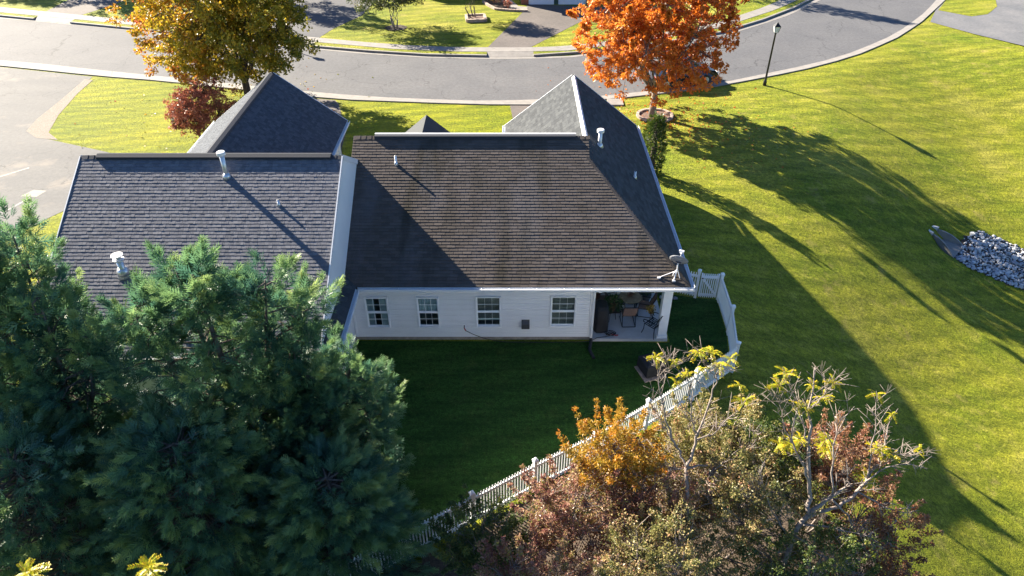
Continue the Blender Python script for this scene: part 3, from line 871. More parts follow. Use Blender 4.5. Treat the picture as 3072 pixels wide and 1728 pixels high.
def window(root, x0, x1, z0, z1, y, style):
    """double-hung window in a wall facing -y"""
    w = MB(); f = 0.045
    w.box(x0, x1, y - .05, y + .05, z0, z0 + f).box(x0, x1, y - .05, y + .05, z1 - f, z1)
    w.box(x0, x0 + f, y - .05, y + .05, z0 + f, z1 - f).box(x1 - f, x1, y - .05, y + .05, z0 + f, z1 - f)
    win = w.build('window', M['white_vinyl'], root)
    xi0, xi1, zi0, zi1 = x0 + f, x1 - f, z0 + f, z1 - f
    zm = (zi0 + zi1) / 2
    MB().box(xi0, xi1, y - .035, y + .03, zm - .022, zm + .022).build('meeting_rail', M['white_vinyl'], win)
    s = 0.03
    for (za, zb, yo) in ((zi0, zm - .022, 0.02), (zm + .022, zi1, -0.005)):
        MB().box(xi0, xi1, y + yo - .015, y + yo + .015, za, za + s).box(xi0, xi1, y + yo - .015, y + yo + .015, zb - s * .6, zb).box(
            xi0, xi0 + s * .7, y + yo - .015, y + yo + .015, za + s, zb - s * .6).box(xi1 - s * .7, xi1, y + yo - .015, y + yo + .015, za + s, zb - s * .6).build('sash', M['white_vinyl'], win)
        a0, a1, b0, b1 = xi0 + s * .7, xi1 - s * .7, za + s, zb - s * .6
        zc = (b0 + b1) / 2
        for k in (1, 2):
            xc = a0 + (a1 - a0) * k / 3
            MB().box(xc - .0055, xc + .0055, y + yo - .008, y + yo + .002, b0, b1).build('muntin', M['white_vinyl'], win)
        MB().box(a0, a1, y + yo - .010, y + yo + .004, zc - .0055, zc + .0055).build('muntin', M['white_vinyl'], win)
        for k in range(3):
            for j in range(2):
                pa, pb = a0 + (a1 - a0) * k / 3, a0 + (a1 - a0) * (k + 1) / 3
                qa, qb = (b0, zc) if j == 0 else (zc, b1)
                MB().box(pa, pb, y + yo + .006, y + yo + .010, qa, qb).build('pane', M['glass'], win)
    # room behind
    mb = MB(); d = 0.9
    mb.add([(xi0 - .3, y + d, zi0 - .5), (xi1 + .3, y + d, zi0 - .5), (xi1 + .3, y + d, zi1 + .2), (xi0 - .3, y + d, zi1 + .2)], [(0, 1, 2, 3)])
    mb.add([(xi0 - .3, y + .11, zi0 - .5), (xi1 + .3, y + .11, zi0 - .5), (xi1 + .3, y + d, zi0 - .5), (xi0 - .3, y + d, zi0 - .5)], [(0, 1, 2, 3)])
    mb.build('room_back', M['interior'], win)
    if style in ('blind', 'blind_half'):
        zlow = zi0 + (0.0 if style == 'blind' else 0.24)
        nsl = int((zi1 - zlow) / 0.042)
        b = MB()
        for i in range(nsl):
            z = zi1 - .02 - i * 0.042
            b.add([(xi0, y + .045, z - .004), (xi1, y + .045, z - .004), (xi1, y + .068, z - .034), (xi0, y + .068, z - .034)], [(0, 1, 2, 3)])
        b.box(xi0, xi1, y + .045, y + .07, zlow - .01, zlow + .03)
        b.build('blind', M['blind'], win)
    else:
        c = MB()
        zl = zi0 if style == 'curtain_full' else zm - .05
        nfold = 14
        for side in ((xi0, xi0 + (xi1 - xi0) * .36), (xi1 - (xi1 - xi0) * .36, xi1)) if style == 'curtain_full' else ((xi0, xi1),):
            for i in range(nfold):
                xa = side[0] + (side[1] - side[0]) * i / nfold; xb = side[0] + (side[1] - side[0]) * (i + 1) / nfold
                ya, yb = (.05, .075) if i % 2 else (.075, .05)
                c.add([(xa, y + ya, zl), (xb, y + yb, zl), (xb, y + yb, zi1), (xa, y + ya, zi1)], [(0, 1, 2, 3)])
        c.build('curtain', M['curtain'], win)
    return win

def garage_door(root, a, b, z0, z1, mat, sections=4, name='garage_door'):
    a, b = Vector((*a, 0)), Vector((*b, 0))
    d = (b - a).normalized(); n = Vector((d.y, -d.x, 0))
    g = MB().bar(a + Vector((0, 0, (z0 + z1) / 2)), b + Vector((0, 0, (z0 + z1) / 2)), 0.05, z1 - z0).build(name, mat, root)
    h = (z1 - z0) / sections
    for i in range(sections):
        zc = z0 + (i + .5) * h
        MB().bar(a + n * .035 + Vector((0, 0, zc)), b + n * .035 + Vector((0, 0, zc)), 0.03, h - .02).build('door_panel', mat, g)
    return g

# ------------------------------------------------------------------ the house in the middle
S1 = 0.56
zr = lambda y: 2.65 + S1 * (y - 18.7)          # rear slope
RY, RZ = 23.92, zr(23.92)
S2 = 0.795
WZ = 2.65 + S2 * (5.85 - 2.77)                 # wing ridge height
house = thing('house', (0.2, 24, 0), 'cream one-storey house with weathered brown shingle roof and corner patio', 'house')
c1 = math.sqrt(1 + S1 * S1); c2 = math.sqrt(1 + S2 * S2)
rear = [(-5.1, 18.7), (5.85, 18.7), (2.77, 23.07), (2.77, RY), (-5.72, RY), (-5.72, 23.0), (-5.5, 23.0), (-5.5, 19.07)]
rdeck = roof_deck(house, [(x, y, zr(y)) for x, y in rear], M['shingle_brown'])
rdeck['label'] = 'weathered brown rear roof slope'
shingle_slope(rdeck, (0, 18.7, 2.65), (1, 0, 0), (0, 1, S1), [(x, (y - 18.7) * c1) for x, y in rear], 0.121, 0.30, M['shingle_brown'], 0.016,
              300, lambda p: (p.y + abs(p.x - 1.5) * .15) if p.x > -1.0 else 99, gap=0.012, seed=3)
east = [(5.85, 18.7), (5.85, 31.6), (2.77, 31.6), (2.77, 23.07)]
ze = lambda x: 2.65 + S2 * (5.85 - x)
edeck = roof_deck(house, [(x, y, ze(x)) for x, y in east], M['shingle_blue'])
shingle_slope(edeck, (5.85, 0, 2.65), (0, 1, 0), (-1, 0, S2), [(y, (5.85 - x) * c2) for x, y in east], 0.132, 0.30, M['shingle_blue'], 0.014, seed=4)
west = [(2.77, 24.77), (2.77, 31.6), (-0.31, 31.6), (-0.31, 29.14)]
zw = lambda x: WZ - S2 * (2.77 - x)
wdeck = roof_deck(house, [(x, y, zw(x)) for x, y in west], M['shingle_blue'])
shingle_slope(wdeck, (-0.31, 0, zw(-0.31)), (0, 1, 0), (1, 0, S2), [(y, (x + .31) * c2) for x, y in west], 0.132, 0.30, M['shingle_blue'], 0.014, seed=5)
front = [(-5.72, RY), (2.77, RY), (2.77, 24.77), (-0.31, 29.14), (-5.72, 29.14)]
fdeck = roof_deck(house, [(x, y, RZ - S1 * (y - RY)) for x, y in front], M['shingle_brown'])
# little gable end where the main ridge stands above the wing
MB().add([(2.765, 23.07, zr(23.07)), (2.765, RY, RZ), (2.765, 24.77, WZ)], [(0, 1, 2)]).build('gable_end', M['white_trim'], house)
caps(rdeck, (-5.72, RY, RZ), (2.77, RY, RZ), M['shingle_brown'], (0, -1, -S1), (0, 1, -S1), 0.15, 0.2)
caps(rdeck, (5.85, 18.7, 2.65), (2.77, 23.07, WZ - .01), M['shingle_brown'], (-1, 0.0, 0.0), (0, 1, -0.0), 0.13, 0.16, 0.035, 'hip_cap')
caps(edeck, (2.77, 31.6, WZ), (2.77, 24.2, WZ), M['shingle_blue'], (1, 0, -S2), (-1, 0, -S2), 0.14, 0.2)
# ridge vents
rv = MB().add([(-4.95, RY - .15, RZ - .06), (-4.95, RY - .13, RZ + .06), (-4.95, RY + .13, RZ + .06), (-4.95, RY + .15, RZ - .06),
          (2.3, RY - .15, RZ - .06), (2.3, RY - .13, RZ + .06), (2.3, RY + .13, RZ + .06), (2.3, RY + .15, RZ - .06)],
         [(0, 1, 5, 4), (1, 2, 6, 5), (2, 3, 7, 6), (0, 3, 2, 1), (4, 5, 6, 7)]).build('ridge_vent', M['shingle_cap'], house)
MB().box(-4.96, 2.31, RY + .05, RY + .14, RZ + .062, RZ + .07).build('vent_lit_edge', M['white_cap'], rv)  # white strip painted in for sunlight on the vent's top
MB().add([(2.77 - .10, 24.6, WZ - .08), (2.77 - .085, 24.6, WZ + .03), (2.77, 24.6, WZ + .10), (2.77 + .085, 24.6, WZ + .03), (2.77 + .10, 24.6, WZ - .08),
          (2.77 - .10, 31.2, WZ - .08), (2.77 - .085, 31.2, WZ + .03), (2.77, 31.2, WZ + .10), (2.77 + .085, 31.2, WZ + .03), (2.77 + .10, 31.2, WZ - .08)],
         [(0, 1, 6, 5), (1, 2, 7, 6), (2, 3, 8, 7), (3, 4, 9, 8), (0, 4, 3, 2, 1), (5, 6, 7, 8, 9)]).build('ridge_vent', M['white_cap'], house)
# entry gable
ent = [(-3.8 - 1.1, 2.95), (-3.8, 3.85), (-3.8 + 1.1, 2.95)]
for sgn in (-1, 1):
    roof_deck(house, [(-3.8, 30.0, 3.85), (-3.8, 27.0, 3.85), (-3.8 + sgn * 1.15, 27.0, 2.9), (-3.8 + sgn * 1.15, 30.0, 2.9)], M['shingle_blue'])
MB().add([(-4.9, 29.8, 2.85), (-3.8, 29.8, 3.75), (-2.7, 29.8, 2.85)], [(0, 1, 2)]).build('porch_gable', M['siding_white'], house)
for x in (-4.75, -2.85):
    MB().box(x - .08, x + .08, 29.5, 29.66, 0, 2.85).build('porch_post', M['white_trim'], house)
# walls
WINS = [(-5.02, -4.22, 0.575, 1.90, 'curtain_full'), (-3.25, -2.49, 0.59, 1.90, 'curtain'), (-1.24, -0.37, 0.60, 1.93, 'blind_half'), (1.31, 2.20, 0.62, 1.95, 'blind')]
holes = [(a - .004, b + .004, c - .004, d + .004) for a, b, c, d, _ in WINS]
# structural wall behind the boards, with real openings
mb = MB(); xs = [-5.47] + [v for a, b, c, d, _ in WINS for v in (a, b)] + [2.76]
for i in range(0, len(xs), 2): mb.box(xs[i], xs[i + 1], 19.19, 19.31, 0.14, 2.62)
for a, b, c, d, _ in WINS: mb.box(a, b, 19.19, 19.31, 0.14, c).box(a, b, 19.19, 19.31, d, 2.62)
rw = mb.build('wall', M['siding'], house)
lap_boards(rw, -5.40, 2.66, 19.19, 0.14, 2.50, 0.107, holes, M['siding'])
for x in (-5.44, 2.71): MB().box(x - .045, x + .045, 19.15, 19.20, 0.14, 2.50).build('corner_board', M['white_vinyl'], rw)
MB().box(-5.45, 2.74, 19.17, 19.30, -0.3, 0.137).build('foundation', M['foundation'], house)
for a, b, c, d, st in WINS: window(house, a, b, c, d, 19.16, st)
wall(house, (2.76, 19.19), (2.76, 21.9), 0.05, 2.6, M['siding'])
pw = wall(house, (2.76, 21.9), (5.45, 21.9), 0.05, 2.6, M['siding'])
ew = wall(house, (5.45, 21.9), (5.45, 31.2), 0.0, 2.6, M['siding'])
wall(house, (5.45, 31.2), (0.05, 31.2), 0.0, 2.6, M['siding'], top=[(0, 2.75), (.5, WZ - .2), (1, 2.75)])
wall(house, (0.05, 31.2), (0.05, 28.7), 0.0, 2.6, M['siding'])
wall(house, (0.05, 28.7), (-5.47, 28.7), 0.0, 2.6, M['siding'])
garage_door(house, (4.9, 31.23), (0.6, 31.23), 0.02, 2.15, M['garage_white'])
MB().box(-3.55, -2.65, 28.72, 28.78, 0.1, 2.15).build('front_door', M['green_trim'], house)
# patio door in the recessed back wall
pd = MB().box(3.1, 4.9, 21.85, 21.89, 0.16, 2.2).build('patio_door', M['white_vinyl'], house)
for x0 in (3.2, 4.05): MB().box(x0, x0 + .75, 21.835, 21.845, 0.3, 2.1).build('pane', M['glass'], pd)
# patio
MB().box(2.77, 5.47, 19.07, 21.89, -0.2, 0.12).build('patio_slab', M['concrete_slab'], house)
MB().box(2.0, 5.6, 18.95, 21.9, 2.46, 2.50).build('patio_ceiling', M['white_vinyl'], house)
cl = MB().box(5.12, 5.42, 19.12, 19.42, 0.12, 2.46).build('column', M['white_vinyl'], house)
MB().box(5.09, 5.45, 19.09, 19.45, 0.12, 0.24).build('base_trim', M['white_vinyl'], cl)
MB().box(2.76, 5.50, 19.10, 19.34, 2.28, 2.47).build('beam', M['white_vinyl'], house)
MB().box(5.22, 5.46, 19.34, 21.88, 2.28, 2.47).build('beam', M['white_vinyl'], house)
# soffits, gutters, downspouts
MB().box(-5.1, 5.8, 18.74, 19.18, 2.515, 2.53).build('soffit', M['white_trim'], house)
MB().box(5.47, 5.82, 19.2, 31.5, 2.515, 2.53).build('soffit', M['white_trim'], house)
gutter(house, (-5.05, 18.70, 2.63), (5.97, 18.70, 2.63), (0, -1, 0))
gutter(house, (5.85, 18.72, 2.63), (5.85, 31.6, 2.63), (1, 0, 0))
gutter(house, (-0.31, 31.6, 2.63), (-0.31, 29.3, 2.63), (-1, 0, 0))
ds = MB().bar((2.78, 19.11, 2.30), (2.78, 19.11, 0.16), 0.075, 0.06, (0, 1, 0)).bar((2.78, 18.66, 2.50), (2.78, 19.08, 2.30), 0.075, 0.06).build('downspout', M['white_trim'], house)
MB().bar((2.85, 18.74, 2.45), (2.95, 18.74, 2.45), 0.09, 0.07).build('elbow', M['white_trim'], ds)
MB().bar((5.52, 22.05, 2.40), (5.52, 22.05, 0.1), 0.07, 0.06, (0, 1, 0)).build('downspout', M['white_trim'], house)
for s_, e_ in (((2.77, 31.63, WZ), (5.9, 31.63, 2.62)), ((2.77, 31.63, WZ), (-0.36, 31.63, 2.62))):
    MB().bar(Vector(s_) - Vector((0, 0, .08)), Vector(e_) - Vector((0, 0, .08)), 0.03, 0.16).build('rake_board', M['white_trim'], house)
# vents
pipe_vent(house, (-4.1, 22.86, 4.98), 0.34, 0.04, mat=M['white_cap'])
pipe_vent(house, (3.35, 25.11, ze(3.35)), 0.62, 0.075, 0.14, M['white_cap'])
pipe_vent(house, (4.74, 24.61, ze(4.74)), 0.28, 0.045, mat=M['white_cap'])
# exhaust hood and spigot on the rear wall
hood = MB().add([(0.33, 19.16, .92), (0.61, 19.16, .92), (0.61, 19.02, .80), (0.33, 19.02, .80), (0.33, 19.02, .60), (0.61, 19.02, .60), (0.33, 19.16, .58), (0.61, 19.16, .58)],
                [(0, 3, 2, 1), (3, 4, 5, 2), (0, 6, 4, 3), (1, 2, 5, 7), (4, 6, 7, 5)]).build('exhaust_hood', M['hood_grey'], house)
for i in range(3): MB().box(0.345, 0.595, 19.008, 19.016, .615 + i * .06, .65 + i * .06).build('louvre', M['dark_grey'], hood)
sp = MB().box(-1.72, -1.60, 19.14, 19.17, 0.60, 0.74).build('spigot', M['white_vinyl'], house)
MB().tube([(-1.66, 19.15, .67), (-1.66, 19.07, .67), (-1.66, 19.05, .62)], 0.018).build('tap', M['dark_grey'], sp)

# ------------------------------------------------------------------ the house next door
S3 = 0.58
NRY, NRZ = 21.05, 6.19
zn = lambda y: NRZ - S3 * abs(y - NRY)
nb = thing('house', (-9.7, 21, 0), 'neighbouring house with grey shingle roof and tall metal vents, behind the conifers', 'house')
NE = 15.2
c3 = math.sqrt(1 + S3 * S3)
npoly = [(-13.95, NE), (-5.52, NE), (-5.52, NRY), (-13.95, NRY)]
ndeck = roof_deck(nb, [(x, y, zn(y)) for x, y in npoly], M['shingle_grey'])
shingle_slope(ndeck, (0, NE, zn(NE)), (1, 0, 0), (0, 1, S3), [(x, (y - NE) * c3) for x, y in npoly], 0.122, 0.135, M['shingle_grey'], 0.0125,
              300, lambda p: (p.y if p.y > 17.4 and -9.5 < p.x else 60 + p.y), lam=True, gap=0.004, seed=8)
nfront = [(-13.95, NRY), (-5.52, NRY), (-5.52, 27.0), (-13.95, 27.0)]
roof_deck(nb, [(x, y, zn(y)) for x, y in nfront], M['shingle_grey'])
caps(ndeck, (-13.95, NRY, NRZ), (-5.52, NRY, NRZ), M['shingle_cap'], (0, -1, -S3), (0, 1, -S3), 0.15, 0.2)
MB().add([(-13.4, NRY - .16, NRZ - .05), (-13.4, NRY - .16, NRZ + .03), (-13.4, NRY, NRZ + .085), (-13.4, NRY + .16, NRZ + .03), (-13.4, NRY + .16, NRZ - .05),
          (-5.85, NRY - .16, NRZ - .05), (-5.85, NRY - .16, NRZ + .03), (-5.85, NRY, NRZ + .085), (-5.85, NRY + .16, NRZ + .03), (-5.85, NRY + .16, NRZ - .05)],
         [(0, 1, 6, 5), (1, 2, 7, 6), (2, 3, 8, 7), (3, 4, 9, 8), (0, 4, 3, 2, 1), (5, 6, 7, 8, 9)]).build('ridge_vent', M['shingle_cap'], nb)
# gable wall that rises above the middle house
ew2 = wall(nb, (-5.5, 15.5), (-5.5, 26.7), 0, 3, M['siding_white'], top=[((y - 15.5) / 11.2, zn(y) - 0.02) for y in (15.5, NRY, 26.7)])
wall(nb, (-13.7, 26.7), (-13.7, 15.5), 0, 3, M['siding_white'], top=[((26.7 - y) / 11.2, zn(y) - 0.08) for y in (26.7, NRY, 15.5)])
wall(nb, (-13.7, 15.5), (-5.5, 15.5), 0, 2.9, M['siding_white'])
wall(nb, (-5.5, 26.7), (-13.7, 26.7), 0, 2.8, M['siding_white'])
MB().box(-5.56, -5.46, 15.5, 19.19, -.2, .15).build('foundation', M['foundation'], nb)
for ya, yb in ((NE, NRY), (NRY, 27.0)):
    MB().bar((-5.485, ya, zn(ya) - .05), (-5.485, yb, zn(yb) - .05), 0.035, 0.17).build('rake_board', M['white_trim'], nb)
    MB().bar((-13.96, ya, zn(ya) - .06), (-13.96, yb, zn(yb) - .06), 0.03, 0.16).build('rake_board', M['white_trim'], nb)
# pent roof along the gable wall
pent = [(-5.1, 18.7), (-5.49, 19.07), (-5.49, NE), (-5.1, NE)]
zp = lambda x: 2.65 + S1 * (-5.1 - x)
pdeck = roof_deck(nb, [(x, y, zp(x)) for x, y in pent], M['shingle_blue'], 0.06)
shingle_slope(pdeck, (-5.1, 0, 2.65), (0, 1, 0), (-1, 0, S1), [(y, (-5.1 - x) * c1) for x, y in pent], 0.13, 0.22, M['shingle_blue'], 0.014, lam=True, seed=9)
gutter(nb, (-5.1, NE, 2.63), (-5.1, 18.62, 2.63), (1, 0, 0))
MB().box(-5.46, -5.12, NE, 18.7, 2.52, 2.535).build('soffit', M['white_trim'], nb)
gutter(nb, (-13.9, NE, zn(NE) - .02), (-5.5, NE, zn(NE) - .02), (0, -1, 0))
# wing with its garage towards the street
NX, NWZ, NWE = -11.0, 5.03, 2.68
S4 = (NWZ - NWE) / 3.12; c4 = math.sqrt(1 + S4 * S4)
yb = NRY + (NRZ - NWZ) / S3
for sgn in (1, -1):
    xe = NX + sgn * 3.12
    yv = NRY + (NRZ - NWE) / S3
    poly = [(NX, yb), (NX, 32.1), (xe, 32.1), (xe, min(yv, 27.0))]
    dk = roof_deck(nb, [(x, y, NWZ - S4 * abs(x - NX)) for x, y in poly], M['shingle_slate'])
    shingle_slope(dk, (xe, 0, NWE), (0, 1, 0), (-sgn, 0, S4), [(y, abs(x - xe) * c4) for x, y in poly], 0.125, 0.155, M['shingle_slate'], 0.011, lam=True, seed=10 + sgn)
    gutter(nb, (xe, 27.0, NWE - .02), (xe, 32.1, NWE - .02), (sgn, 0, 0))
    MB().bar((NX, 32.12, NWZ - .08), (xe, 32.12, NWE - .08), 0.03, 0.16).build('rake_board', M['white_trim'], nb)
caps(dk, (NX, 32.1, NWZ), (NX, yb, NWZ), M['shingle_cap'], (1, 0, -S4), (-1, 0, -S4), 0.17, 0.2)
MB().add([(NX - .15, yb + .3, NWZ - .06), (NX - .13, yb + .3, NWZ + .03), (NX, yb + .3, NWZ + .09), (NX + .13, yb + .3, NWZ + .03), (NX + .15, yb + .3, NWZ - .06),
          (NX - .15, 31.8, NWZ - .06), (NX - .13, 31.8, NWZ + .03), (NX, 31.8, NWZ + .09), (NX + .13, 31.8, NWZ + .03), (NX + .15, 31.8, NWZ - .06)],
         [(0, 1, 6, 5), (1, 2, 7, 6), (2, 3, 8, 7), (3, 4, 9, 8), (0, 4, 3, 2, 1), (5, 6, 7, 8, 9)]).build('ridge_vent', M['shingle_cap'], nb)
wall(nb, (NX + 2.75, 26.8), (NX + 2.75, 31.7), 0, 2.6, M['siding_white'])
wall(nb, (NX + 2.75, 31.7), (NX - 2.75, 31.7), 0, 2.6, M['siding_white'], top=[(0, 2.75), (.5, NWZ - .2), (1, 2.75)])
wall(nb, (NX - 2.75, 31.7), (NX - 2.75, 26.8), 0, 2.6, M['siding_white'])
garage_door(nb, (NX + 2.2, 31.73), (NX - 2.2, 31.73), 0.02, 2.15, M['garage_white'])
# flues
pipe_vent(nb, (-9.1, 20.38, zn(20.38)), 0.80, 0.075, 0.135, M['metal'])
pipe_vent(nb, (-11.62, 17.40, zn(17.40)), 0.52, 0.10, collar=True)
pipe_vent(nb, (-7.3, 19.46, zn(19.46)), 0.2, 0.035)

# ------------------------------------------------------------------ picket fence
def unit_mesh(name, build, mat):
    mb = MB(); build(mb)
    me = bpy.data.meshes.new(name); me.from_pydata(mb.v, [], mb.f); me.materials.append(mat)
    return me
PICK = unit_mesh('picket', lambda m: m.box(-.019, .019, -.010, .010, .06, 1.13).add([(-.022, -.012, 1.13), (.022, -.012, 1.13), (.022, .012, 1.13), (-.022, .012, 1.13), (0, 0, 1.165)], [(0, 1, 4), (1, 2, 4), (2, 3, 4), (3, 0, 4)]), M['white_vinyl'])
POST = unit_mesh('post', lambda m: m.box(-.05, .05, -.05, .05, -.3, 1.2), M['white_vinyl'])
CAP = unit_mesh('post_cap', lambda m: m.box(-.062, .062, -.062, .062, 1.2, 1.22).add([(-.06, -.06, 1.225), (.06, -.06, 1.225), (.06, .06, 1.225), (-.06, .06, 1.225), (-.07, -.07, 1.27), (.07, -.07, 1.27), (.07, .07, 1.27), (-.07, .07, 1.27), (0, 0, 1.34)],
               [(0, 1, 5, 4), (1, 2, 6, 5), (2, 3, 7, 6), (3, 0, 4, 7), (4, 5, 8), (5, 6, 8), (6, 7, 8), (7, 4, 8)]), M['white_vinyl'])
def fence(pts, label, first_post=True, spacing=0.088):
    root = thing('picket_fence', (*pts[0], 0), label, 'fence')
    for i, p in enumerate(pts):
        if i == 0 and not first_post: continue
        ang = math.atan2(pts[min(i + 1, len(pts) - 1)][1] - pts[max(i - 1, 0)][1], pts[min(i + 1, len(pts) - 1)][0] - pts[max(i - 1, 0)][0])
        Mx = Matrix.Translation((p[0], p[1], tz(*p) * .7)) @ Matrix.Rotation(ang, 4, 'Z')
        po = obj_from(POST, 'post', Mx, root)
        obj_from(CAP, 'post_cap', Matrix.Identity(4), po)
    for a, b in zip(pts[:-1], pts[1:]):
        va, vb = Vector((*a, tz(*a) * .7)), Vector((*b, tz(*b) * .7))
        L = (vb - va).length
        for z in (0.17, 1.0):
            MB().bar(va + Vector((0, 0, z)), vb + Vector((0, 0, z)), 0.045, 0.09).build('rail', M['white_vinyl'], root)
        n = int((L - .12) / spacing)
        ang = math.atan2(vb.y - va.y, vb.x - va.x)
        for k in range(n):
            p = va + (vb - va) * ((k + .5) / n * (1 - .12 / L) + .06 / L)
            obj_from(PICK, 'picket', Matrix.Translation(p) @ Matrix.Rotation(ang, 4, 'Z'), root)
    return root
fence([(5.58, 22.15), (6.98, 21.63)], 'short white picket fence between the house corner and the gate')
fence([(7.82, 21.52), (7.72, 19.55), (7.38, 17.55), (5.75, 16.2), (4.05, 14.95), (2.35, 13.75), (0.63, 12.7), (-1.04, 11.62), (-2.65, 10.58), (-4.3, 9.5)], 'long white picket fence curving round the back yard')
gate = thing('garden_gate', (7.36, 21.6, 0), 'white picket gate with a diagonal brace beside the fence corner', 'gate')
ga, gb = Vector((7.10, 21.60, 0)), Vector((7.70, 21.54, 0))
gd = (gb - ga).normalized()
for z in (0.17, 1.0): MB().bar(ga + Vector((0, 0, z)), gb + Vector((0, 0, z)), 0.045, 0.10).build('rail', M['white_vinyl'], gate)
for p in (ga, gb): MB().bar(p + Vector((0, 0, .1)), p + Vector((0, 0, 1.15)), 0.05, 0.08, (0, 1, 0)).build('stile', M['white_vinyl'], gate)
MB().bar(ga + Vector((0, -.035, .98)), gb + Vector((0, -.035, .2)), 0.03, 0.08).build('brace', M['white_vinyl'], gate)
for k in range(7):
    p = ga + (gb - ga) * ((k + 1) / 8)
    obj_from(PICK, 'picket', Matrix.Translation(p) @ Matrix.Rotation(math.atan2(gd.y, gd.x), 4, 'Z'), gate)
MB().bar(ga + Vector((-.02, -.04, .95)), ga + Vector((.06, -.04, .95)), .03, .05).build('latch', M['black_metal'], gate)

# ------------------------------------------------------------------ street lamps
def street_lamp(loc, label):
    r = thing('street_lamp', loc, label, 'street lamp', 'lamps along the street')
    x, y, z = loc
    MB().lathe([(.11, -.1), (.11, .25), (.075, .35), (.065, .4), (.05, 3.2), (.07, 3.22), (.05, 3.3)], loc, 12).build('pole', M['black_metal'], r, True)
    b = Vector(loc) + Vector((0, 0, 3.3))
    lan = MB().add([tuple(b + Vector(v)) for v in ((-.10, -.10, 0), (.10, -.10, 0), (.10, .10, 0), (-.10, .10, 0), (-.17, -.17, .36), (.17, -.17, .36), (.17, .17, .36), (-.17, .17, .36))],
                   [(0, 1, 5, 4), (1, 2, 6, 5), (2, 3, 7, 6), (3, 0, 4, 7), (3, 2, 1, 0)]).build('lantern', M['lamp_glass'], r)
    fr = MB()
    for s in ((-1, -1), (1, -1), (1, 1), (-1, 1)):
        fr.bar(b + Vector((.105 * s[0], .105 * s[1], 0)), b + Vector((.175 * s[0], .175 * s[1], .36)), .022, .022)
    fr.build('lantern_frame', M['black_metal'], lan)
    MB().add([tuple(b + Vector(v)) for v in ((-.2, -.2, .36), (.2, -.2, .36), (.2, .2, .36), (-.2, .2, .36), (-.07, -.07, .52), (.07, -.07, .52), (.07, .07, .52), (-.07, .07, .52), (0, 0, .62))],
             [(3, 2, 1, 0), (0, 1, 5, 4), (1, 2, 6, 5), (2, 3, 7, 6), (3, 0, 4, 7), (4, 5, 8), (5, 6, 8), (6, 7, 8), (7, 4, 8)]).build('cap', M['black_metal'], r)
street_lamp((16.0, 43.9, tz(16, 43.9)), 'black lamp post with white lantern at the edge of the sloping lawn')
street_lamp((-18.75, 53.15, .15), 'black lamp post across the street behind the golden maple')

# ------------------------------------------------------------------ satellite dish
dish = thing('satellite_dish', (5.3, 18.95, 2.78), 'grey satellite dish on white struts at the roof corner over the patio', 'satellite dish')
dc = Vector((5.42, 19.15, 3.35))
aim = Vector((0.34, 0.80, 0.50)).normalized()   # it looks away from the house, up into the sky
ux = aim.cross(Vector((0, 0, 1))).normalized(); uy = ux.cross(aim).normalized()
V_, F_ = [], []
nr, na = 6, 24
for i in range(nr + 1):
    for k in range(na):
        a = 2 * math.pi * k / na; rr = i / nr
        p = dc + ux * (.31 * rr * math.cos(a)) + uy * (.27 * rr * math.sin(a)) + aim * (.075 * rr * rr)
        V_.append(tuple(p))
for i in range(nr):
    for k in range(na): F_.append((i * na + k, i * na + (k + 1) % na, (i + 1) * na + (k + 1) % na, (i + 1) * na + k))
nb0 = len(V_)
V_ += [tuple(Vector(p) - aim * .014) for p in V_]
F_ += [tuple(nb0 + i for i in reversed(f)) for f in F_[:]]
for k in range(na): F_.append((nr * na + k, nr * na + (k + 1) % na, nb0 + nr * na + (k + 1) % na, nb0 + nr * na + k))
mb = MB(); mb.v, mb.f = V_, F_
M['dish'] = simple('dish', (0.19, 0.20, 0.22), 0.45, var=0.05)
mb.build('reflector', M['dish'], dish, True)
foot = Vector((5.30, 18.90, 2.76))
MB().tube([foot, dc + Vector((-.02, -.09, -.25)), dc - aim * .05], .022, 8).build('mast', M['white_cap'], dish)
MB().tube([(4.82, 19.0, 2.82), dc + Vector((-.05, -.1, -.3))], .013, 6).build('strut', M['white_cap'], dish)
MB().tube([(5.52, 18.96, 2.78), dc + Vector((0, -.09, -.28))], .013, 6).build('strut', M['white_cap'], dish)
MB().tube([dc + Vector((-.03, -.1, -.25)), dc + Vector((-.15, -.2, -.32)), dc + Vector((-.16, -.2, -.42))], .02, 6).build('bracket', M['white_cap'], dish)
for f_ in (foot, Vector((4.82, 19.0, 2.815))): MB().box(f_.x - .05, f_.x + .05, f_.y - .05, f_.y + .05, f_.z - .015, f_.z + .03).build('foot_plate', M['white_cap'], dish)
lnb = dc + aim * .42 - uy * .06
MB().tube([dc - uy * .27 + aim * .07, dc - uy * .25 + aim * .25, lnb], .014, 6).build('feed_arm', M['white_cap'], dish)
MB().bar(lnb - ux * .08, lnb + ux * .08, .07, .07).bar(lnb, lnb - aim * .10, .06, .06).build('receiver', M['white_cap'], dish)
MB().bar(dc - aim * .02 - ux * .10, dc - aim * .02 + ux * .10, .07, .09, tuple(aim)).build('mount', M['hood_grey'], dish)

